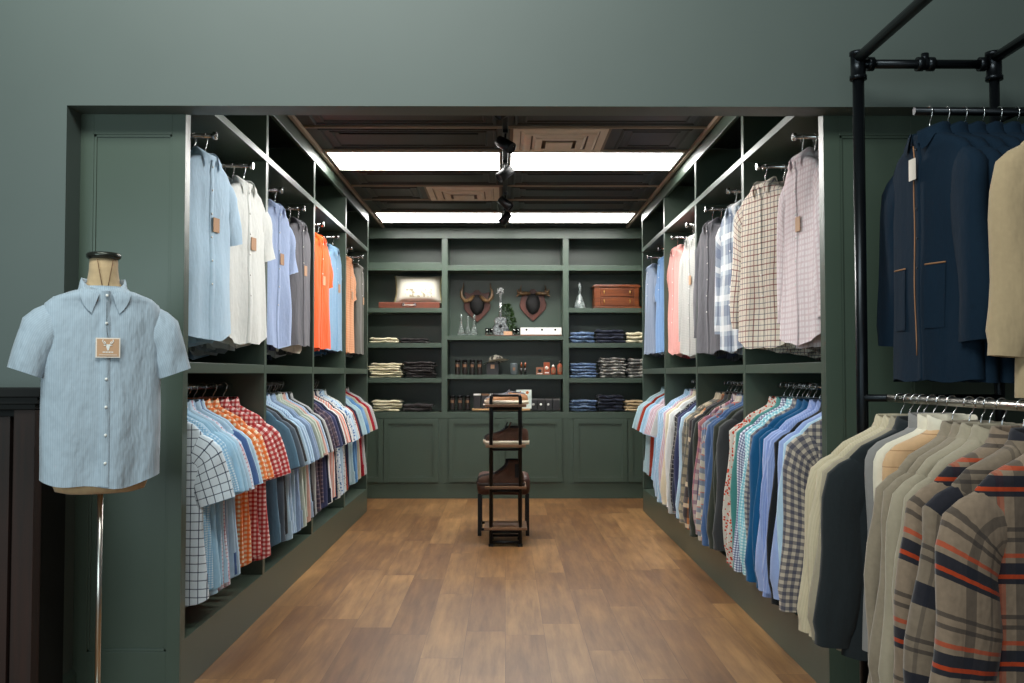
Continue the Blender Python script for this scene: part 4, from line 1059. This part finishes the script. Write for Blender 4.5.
def pillow():
    w_, h_ = (bx(439.5)-bx(393))/2, (bz(274)-zt); R = []; m = MB(); N = 16
    for sgn in (-1, 1):
        rows = []; uv = []
        for i in range(N+1):
            row = []
            for j in range(N+1):
                u, v = -1+2*i/N, -1+2*j/N
                d = max(0, (1-u**4)*(1-v**4))**.5*.075
                x = u*w_*(1-.07*(1-v*v)); z = h_/2+v*h_/2*(1-.08*(1-u*u))
                row.append((x, sgn*d, z+0.004))
            rows.append(row)
        m.rings(rows, False)
    t = NT('pillow_print'); co = t.n('ShaderNodeTexCoord').outputs['Object']; sp = t.n('ShaderNodeSeparateXYZ'); t.t.links.new(co, sp.inputs[0])
    nz = t.noise(co, 26, 2); bnd = t.math('LESS_THAN', t.math('ABSOLUTE', t.math('SUBTRACT', sp.outputs[2], h_*.33)), h_*.15)
    bx_ = t.math('LESS_THAN', t.math('ABSOLUTE', sp.outputs[0]), w_*.62)
    k = t.math('MULTIPLY', t.math('MULTIPLY', t.ramp(nz, .50, .62), bnd), t.math('MULTIPLY', bx_, .8))
    t.set(t.b.inputs['Base Color'], t.mix(k, srgb(226, 222, 206), srgb(140, 128, 92))); t.b.inputs['Roughness'].default_value = .9
    o = m.build('cushion', t.m, t_p); o.location = (0, 0, 0)
    m = MB()
    for s in (-1, 1):
        for k in range(24):
            v = -1+2*(k+.5)/24; x = s*w_*(1-.07*(1-v*v)); z = h_/2+v*h_/2*.98+.004
            m.box(x, x+s*.014, -.003, .003, z-.003, z+.003)
    m.build('fringe', plain('fringe', srgb(190, 178, 130), .9), t_p)
    t_p.rotation_euler = (-.12, 0, 0)
pillow()
# jewellery chest
zs = bz(308); x0, x1 = bx(594), bx(641.5); w2 = (x1-x0)/2; hh = bz(284)-zs
t = thing('jewelry_chest', ((x0+x1)/2, YB+.04, zs), 'polished reddish wooden chest with two drawers on the right back shelf', 'chest')
MB().box(-w2+.012, w2-.012, .01, .28, .02, hh-.025).build('carcass', CHERRY, t, .003)
MB().box(-w2-.004, w2+.004, -.01, .295, 0, .02).build('base_moulding', CHERRY, t, .006)
m = MB(); m.box(-w2-.004, w2+.004, -.008, .295, hh-.026, hh-.012); m.box(-w2+.012, w2-.012, .006, .28, hh-.012, hh); m.build('lid', CHERRY, t, .006)
BRASS = plain('brass', srgb(196, 164, 96), .3, 1)
for k in range(2):
    z0 = .028+k*(hh-.06)/2; z1 = z0+(hh-.06)/2-.008
    d = MB().box(-w2+.075, w2-.075, 0, .02, z0, z1).build('drawer', CHERRY, t, .003)
    for s in (-1, 1):
        MB().tube([(s*(w2-.11), -.003, (z0+z1)/2+.02), (s*(w2-.11), -.014, (z0+z1)/2+.004), (s*(w2-.11), -.012, (z0+z1)/2-.018)], .006, 8).build('pull', BRASS, d)
for s in (-1, 1): MB().box(s*(w2-.068), s*(w2-.02), .002, .02, .024, hh-.03).build('pilaster', CHERRY, t, .003)

# decanters
def decanter(u, vtop, vb, r, label, name='glass_decanter', fill=GLASS, prof=None, y=.10):
    z0 = bz(vb); h = bz(vtop)-z0
    t = thing(name, (bx(u), YB+y, z0), label, 'decanter', None)
    MB().lathe([(0, 0), (r, 0), (r, .01), (r*.92, h*.12), (r*.55, h*.38), (r*.27, h*.52), (r*.24, h*.66), (r*.36, h*.69), (r*.30, h*.69), (r*.19, h*.64), (r*.2, h*.5), (r*.5, h*.36), (r*.82, h*.12), (0, h*.06)], k=20, cap=False).build('bottle', fill, t)
    MB().lathe([(0, h*.66), (r*.17, h*.66), (r*.2, h*.74), (r*.32, h*.84), (r*.28, h*.93), (0, h)], k=12, cap=False).build('stopper', fill, t)
    return t
FROST = plain('cut_glass', srgb(150, 160, 158), .15, 0, var=.6, nscale=45, trans=.5); CRYST = plain('crystal', srgb(190, 200, 196), .10, 0, var=.3, nscale=40, trans=.85)
decanter(460.5, 313, 335.5, .042, 'clear glass decanter with stopper, left of three beside the horned plaque', fill=CRYST)
decanter(467.3, 315, 335.5, .036, 'clear glass decanter with stopper, middle of three beside the horned plaque', fill=CRYST, y=.12)
decanter(473.8, 313, 335.5, .042, 'clear glass decanter with stopper, right of three beside the horned plaque', fill=CRYST)
decanter(581, 281, 308, .066, 'faceted glass decanter beside the wooden chest on the right', fill=FROST, y=.13)
# plaques with horns
def plaque(u0, u1, v0, v1, label, kind):
    x0, x1 = bx(u0), bx(u1); cx_ = (x0+x1)/2; w2 = (x1-x0)/2; zb, ztp = at(0, v1, YB+.40).z, at(0, v0, YB+.40).z
    h = ztp-zb
    t = thing('horn_trophy' if kind == 'horn' else 'antler_trophy', (cx_*(YB+.4)/YB, YB+.415, zb), label, 'trophy')
    out = [(0, 0), (.25, .10), (.62, .25), (.95, .42), (1, .55), (.90, .72), (.82, .85), (.98, .90), (.90, 1.0), (.55, .94), (.3, .98), (.12, 1.06)]
    pts = [(w2*1.0*x, h*z*.98) for x, z in out]; pts = pts+[(-x, z) for x, z in pts[::-1] if abs(x) > 1e-4]
    MB().prism(pts, -.025, 0).build('shield', PLAQUE, t, .006)
    R = []
    for z, a, b in ((.22, .05, .02), (.30, .24, .05), (.45, .36, .07), (.60, .38, .075), (.72, .32, .07), (.82, .26, .05), (.88, .1, .02)):
        R.append([(w2*a*1.45*cos(q), -.025-b*max(0, -sin(q)), h*z) for q in [2*PI*j/20 for j in range(20)]])
    MB().rings(R, True, True, True).build('skull_plate', plain('dark_hide', srgb(20, 18, 18), .8), t)
    for s in (-1, 1):
        if kind == 'horn':
            P_ = [(s*.035, -.05, h*.82), (s*.08, -.09, h*.70), (s*.125, -.12, h*.66), (s*.160, -.12, h*.78), (s*.165, -.11, h*.96), (s*.145, -.10, h*1.10), (s*.14, -.09, h*1.26)]
            rs = [.022, .022, .02, .018, .014, .009, .003]
        else:
            P_ = [(s*.03, -.05, h*.88), (s*.07, -.06, h*.90), (s*.12, -.07, h*.88), (s*.155, -.08, h*.90), (s*.17, -.09, h*1.0)]
            rs = [.016, .018, .02, .018, .006]
        m = MB().tube(P_, rs, 10)
        if kind != 'horn':
            m.tube([(s*.13, -.075, h*.88), (s*.135, -.085, h*1.02), (s*.125, -.085, h*1.16)], [.012, .008, .003], 8)
            m.tube([(s*.14, -.075, h*.88), (s*.17, -.09, h*.80), (s*.18, -.1, h*.77)], [.012, .008, .003], 8)
        m.build('horn' if kind == 'horn' else 'antler', HORN, t)
plaque(463, 491, 291, 322, 'dark shield plaque with curved horns on the back wall, left trophy', 'horn')
plaque(519, 547, 290, 321, 'dark shield plaque with short antlers on the back wall, right trophy', 'antler')
# guitar shaped silver bottle
def guitar():
    z0 = bz(335.5); cx_ = bx(502); h = bz(287)-z0
    t = thing('guitar_bottle', (cx_-.015, YB+.11, z0), 'silver guitar-shaped decorative bottle standing upright on the centre shelf', 'ornament')
    b = [(0, 0), (.06, .002), (.085, .03), (.09, .065), (.082, .10), (.066, .125), (.063, .14), (.068, .165), (.064, .19), (.045, .205), (.018, .21)]
    k = .95; pts = [(x*k, z*k) for x, z in b]+[(-x*k, z*k) for x, z in b[::-1] if x > 0]
    CH = plain('patterned_silver', srgb(120, 120, 118), .22, .85, var=.9, nscale=38)
    MB().prism(pts, -.025, .025).build('body', CH, t, .008)
    MB().box(-.012, .012, -.012, .010, .19, h-.06).build('neck', CH, t, .003)
    m = MB(); m.prism([(-.016, h-.065), (.016, h-.065), (.024, h-.02), (.016, h), (-.016, h), (-.024, h-.02)], -.01, .01)
    m.build('headstock', CH, t, .003)
    m = MB()
    for s in (-1, 1):
        for q in range(3): m.tube([(s*.022, 0, h-.052+q*.018), (s*.034, 0, h-.052+q*.018)], .004, 6)
    m.build('tuning_pegs', SILVER, t)
    m = MB().lathe([(.0, 0), (.018, 0), (.018, .004), (0, .004)], k=16, cap=False); me = m.build('sound_hole', BLACKM, t); me.rotation_euler = (PI/2, 0, 0); me.location = (0, -.0255, .10)
    m = MB()
    for q in range(4): m.tube([(-.006+q*.004, -.0275, .04), (-.006+q*.004, -.0145, h-.05)], .0008, 4)
    m.build('strings', SILVER, t)
    # plant
    tp = thing('potted_plant', (bx(506.5), YB+.22, z0), 'bushy green foliage plant behind the silver guitar bottle', 'plant')
    lf = MB(); r = random.Random(3)
    for q in range(420):
        th = r.uniform(0, 2*PI); zz = r.uniform(.03, .33); rad = (.105*(1-(zz/.36)**1.6)+.012)*r.uniform(.6, 1)
        c = Vector((rad*cos(th)*.95, rad*sin(th)*.75, zz)); d = Vector((cos(th), sin(th), r.uniform(-.2, .9))).normalized()
        sd = d.cross(Vector((r.random(), r.random(), 1))).normalized(); l, w0 = .034, .010
        n = len(lf.v); lf.v += [tuple(c), tuple(c+d*l*.5+sd*w0), tuple(c+d*l), tuple(c+d*l*.5-sd*w0)]; lf.face([n, n+1, n+2, n+3])
    lf.build('foliage', plain('leaf_green', srgb(58, 84, 40), .6, var=.4, nscale=30), tp)
    MB().lathe([(.035, 0), (.045, .05), (.048, .055), (.04, .055), (0, .05)], k=16).build('pot', DARKSOLE, tp)
guitar()
# white tray boxes with black emblems, small glasses, tray
x0, x1, zb = bx(520.5), bx(562), bz(335.5)
n3 = 3
for k in range(3):
    a, b = lerp(x0, x1, k/3)+.001, lerp(x0, x1, (k+1)/3)-.001
    t = thing('gift_box', ((a+b)/2, YB+.04, zb+.012), 'white rectangular box with dark emblem, %s of three beneath the antler trophy' % ('left', 'middle', 'right')[k], 'box', 'white boxes beneath the antlers')
    w2 = (b-a)/2; MB().box(-w2, w2, 0, .1, 0, .072).build('box', WHITE, t, .002)
    m = MB().lathe([(0, -.001), (.011, -.001), (.011, .001), (0, .001)], k=12, cap=False); o = m.build('emblem', BLACKM, t); o.rotation_euler = (PI/2, 0, 0); o.location = ((-.008, .01, .005)[k], -.001, .05)
tag(MB().box(x0, x1, YB+.03, YB+.16, zb, zb+.011).build('display_tray', CHERRY, None, .002), 'thin wooden tray under the three white boxes', 'tray')
tag(MB().box(bx(485), bx(519.5), YB+.02, YB+.075, zb, zb+.006).build('display_tray', PLAQUE, None, .001), 'thin reddish tray in front of the guitar bottle', 'tray')
for k, (u, who) in enumerate(((487, 'left of the guitar bottle'), (491, 'just left of the guitar bottle base'), (514.5, 'right of the guitar bottle'), (518, 'next to the leftmost white box'))):
    tag(MB().lathe([(0, 0), (.017, 0), (.019, .07), (.0165, .07), (.015, .008), (0, .008)], k=14, cap=False).build('shot_glass', GLASS, None, 0, (bx(u), YB+.05, zb+.006)), 'small clear drinking glass %s' % who, 'glass', 'small glasses by the guitar bottle')
o = thing('card_sign', (bx(508), YB+.045, zb+.006), 'small cream card set in front of the guitar bottle', 'card')
MB().box(-.045, .045, 0, .012, 0, .04).build('card', TAN, o, .001)
# candle tumblers
JAR = plain('smoked_jar', srgb(38, 34, 32), .18, 0, var=.1); LBL = plain('copper_label', srgb(132, 98, 72), .5, .3)
def jar(u, vt, vb, label, grp, r=.024):
    zb_ = bz(vb); h = bz(vt)-zb_
    t = thing('candle_jar', (bx(u), YB+.07, zb_), label, 'candle jar', grp)
    MB().lathe([(0, 0), (r, 0), (r*1.02, h*.1), (r*1.02, h*.8), (r*.95, h*.84), (0, h*.84)], k=16, cap=False).build('jar', JAR, t)
    MB().lathe([(0, h*.84), (r*1.05, h*.84), (r*1.05, h*.97), (r*.9, h), (0, h)], k=16, cap=False).build('lid', BLACKM, t)
    m = MB(); R = [[(r*1.04*sin(q), -r*1.04*cos(q), z) for q in [-.7+1.4*j/8 for j in range(9)]] for z in (h*.5, h*.68)]; m.rings(R, False); m.build('paper_label', LBL, t)
for k, u in enumerate((457.3, 464.6, 472, 479.3)): jar(u, 359.5, 374.7, 'dark candle jar with copper label, %s of four below the decanters' % ('leftmost', 'second from left', 'third from left', 'rightmost')[k], 'four candle jars on the centre third shelf', .027)
for k, u in enumerate((452, 459.7, 467.3)): jar(u, 395.5, 410.5, 'dark candle jar with copper label, %s of three on the lowest centre shelf' % ('left', 'middle', 'right')[k], 'three candle jars on the lowest centre shelf', .027)
# cap on a stand
zb = bz(374.7)
t = thing('hat_stand', (bx(496), YB+.13, zb), 'black short stand holding the grey cap', 'stand')
MB().lathe([(0, 0), (.06, 0), (.06, .012), (.012, .02), (.010, .10), (.05, .125), (.055, .14), (0, .165)], k=20, cap=False).build('post', BLACKM, t)
t = thing('camouflage_cap', (bx(496), YB+.13, zb+.128), 'grey patterned cowboy hat with curved pale brim on a black stand', 'hat')
HATM = fabric('hat_pattern', srgb(150, 146, 132), blot=[(40, srgb(60, 58, 54), .5)]); HATB = fabric('hat_brim', srgb(190, 184, 168))
t.name = 'cowboy_hat'
R = []
for k, (r, z) in enumerate(((.135, .0), (.12, .0), (.10, .0), (.078, .003), (.07, .01))):
    R.append([(r*cos(q), r*.85*sin(q), z+.055*(r/.135)**2*abs(sin(q))**2*.6-.03*(r/.135)**2*cos(q)*-1*.9) for q in [2*PI*j/28 for j in range(28)]])
MB().rings(R, True).build('brim', HATB, t)
R = [[(r*cos(q), r*.8*sin(q), z-(.014*abs(cos(q)) if z > .05 else 0)) for q in [2*PI*j/28 for j in range(28)]] for r, z in ((.072, .0), (.074, .02), (.07, .05), (.06, .075), (.035, .082), (.01, .072))]
MB().rings(R, True, False, True).build('crown', HATM, t)
# grooming items, middle shelf
zb = bz(374.7)
DKBOX = plain('dark_box', srgb(36, 36, 38), .5); AMBER = plain('amber_bottle', srgb(120, 60, 24), .15); CARTON = plain('brown_carton', srgb(140, 92, 68), .8, var=.15); CARTON2 = plain('rust_carton', srgb(150, 76, 48), .8, var=.15)
t = thing('product_box', (bx(492.5), YB+.06, zb), 'black square box with small tan label below the hat', 'box'); MB().box(-.06, .06, 0, .08, 0, .125).build('box', DKBOX, t, .002); MB().box(-.02, .02, -.001, 0, .062, .104).build('paper_label', TAN, t)
t = thing('glass_jar', (bx(514), YB+.06, zb), 'grey glass jar with gold emblem right of the hat', 'jar'); MB().lathe([(0, 0), (.036, 0), (.038, .01), (.038, .11), (.034, .12), (0, .12)], k=20, cap=False).build('jar', plain('grey_glass', srgb(80, 88, 90), .1, 0), t); MB().box(-.012, .012, -.040, -.037, .045, .075).build('paper_label', LBL, t)
for k, u in enumerate((521.5, 525.3)):
    t = thing('pocket_bottle', (bx(u), YB+.06, zb), 'slim black bottle with amber cap, %s of two right of the grey jar' % ('left', 'right')[k], 'bottle', 'slim bottles')
    MB().lathe([(0, 0), (.012, 0), (.012, .07), (0, .07)], k=12, cap=False).build('bottle', JAR, t); MB().lathe([(0, .07), (.010, .07), (.010, .125), (0, .127)], k=12, cap=False).build('cap', AMBER, t)
for k, (u, w0, vt, m_, nm, lb) in enumerate(((540, .036, 367.3, CARTON, 'soap_carton', 'low pale brown carton with printed circle, left of three'), (547, .030, 362.3, CARTON2, 'soap_carton', 'tall reddish brown carton, between low carton and amber bottle'))):
    t = thing(nm, (bx(u), YB+.05, zb), lb, 'carton'); h = bz(vt)-zb; MB().box(-w0, w0, 0, .06, 0, h).build('carton', m_, t, .001)
    o = MB().lathe([(0, -.001), (.018, -.001), (.018, .001), (0, .001)], k=14, cap=False).build('emblem', CREAMCARD if k else DKBOX, t); o.rotation_euler = (PI/2, 0, 0); o.location = (0, -.001, h*.55)
    MB().box(-w0*.7, w0*.7, -.0015, 0, h*.12, h*.2).build('paper_label', WHITE, t)
for k, (u, vt, lb) in enumerate(((553.5, 364.3, 'squat amber bottle with pale cap beside the tall carton'), (560.3, 359.5, 'tall amber pump bottle at the right end of the shelf'))):
    t = thing('amber_bottle', (bx(u), YB+.06, zb), lb, 'bottle'); h = bz(vt)-zb
    MB().lathe([(0, 0), (.024, 0), (.026, h*.1), (.026, h*.62), (.012, h*.72), (.011, h*.78), (0, h*.78)], k=16, cap=False).build('bottle', CARTON2, t)
    MB().lathe([(0, h*.76), (.014, h*.76), (.012, h*.9), (.004, h*.92), (.004, h), (0, h)], k=12, cap=False).build('cap', CREAMCARD if k == 0 else JAR, t)
    MB().box(-.016, .016, -.028, -.025, h*.2, h*.5).build('paper_label', LBL, t)
# lowest centre shelf
zb = bz(410.5)
for k, (a, b) in enumerate(((472, 529.5), (530, 562))):
    pass
tag(MB().box(bx(472), bx(530), YB+.012, YB+.20, zb, zb+.018).build('display_board', wood('pale_board', srgb(176, 136, 88), srgb(206, 170, 120), 'X'), None, .002), 'pale wooden board on the lowest centre shelf behind the shoe stand', 'board')
for k, u in enumerate((477, 485, 493, 501, 509, 517)):
    t = thing('belt_box', (bx(u), YB+.03, zb+.018), 'black accessory box with pale lid edge, %s on the pale board' % (ORD[k]+' from left'), 'box', 'accessory boxes on the pale board')
    MB().box(-.036, .036, 0, .12, 0, .135).build('box', DKBOX, t, .002)
    MB().box(-.037, .037, -.001, .121, .135, .152).build('lid', (WHITE, LBL, WHITE, CARTON, WHITE, LBL)[k], t, .001)
    MB().box(-.02, .02, -.0015, 0, .035, .05).build('paper_label', CREAMCARD if k % 2 else DKBOX, t)
t = thing('display_card', (bx(524), YB+.02, zb+.018), 'white and pale teal card with orange flower pictures behind the stand', 'card')
MB().box(-.078, .078, 0, .02, 0, bz(389.8)-zb-.018).build('card', plain('pale_card', srgb(206, 220, 212), .6, var=.15, nscale=14), t, .001)
m = MB()
for (x, z, r) in ((-.04, .16, .018), (.035, .165, .016), (-.01, .12, .03), (.02, .10, .02)):
    m.prism([(x+r*cos(q)*(1+.25*cos(5*q)), z+r*sin(q)*(1+.25*cos(5*q))) for q in [2*PI*j/20 for j in range(20)]], -.002, 0)
m.build('flower_print', plain('orange_print', srgb(206, 120, 60), .8, var=.2), t)
for k, u in enumerate((534, 541.5, 549, 556.5)):
    t = thing('watch_box', (bx(u), YB+.05, zb), 'low black box with pale round face, %s, lowest centre shelf right end' % (ORD[k]+' from left'), 'box', 'black boxes at the right of the lowest centre shelf')
    MB().box(-.035, .035, 0, .1, 0, .105).build('box', DKBOX, t, .003); MB().box(-.036, .036, -.001, .101, .105, .118).build('lid', plain('grey_lid', srgb(92, 90, 88), .5), t, .001)
    if k < 3:
        o = MB().lathe([(0, -.001), (.013, -.001), (.013, .002), (0, .002)], k=14, cap=False).build('watch_face', WHITE, t); o.rotation_euler = (PI/2, 0, 0); o.location = (-.005, -.002, .06)
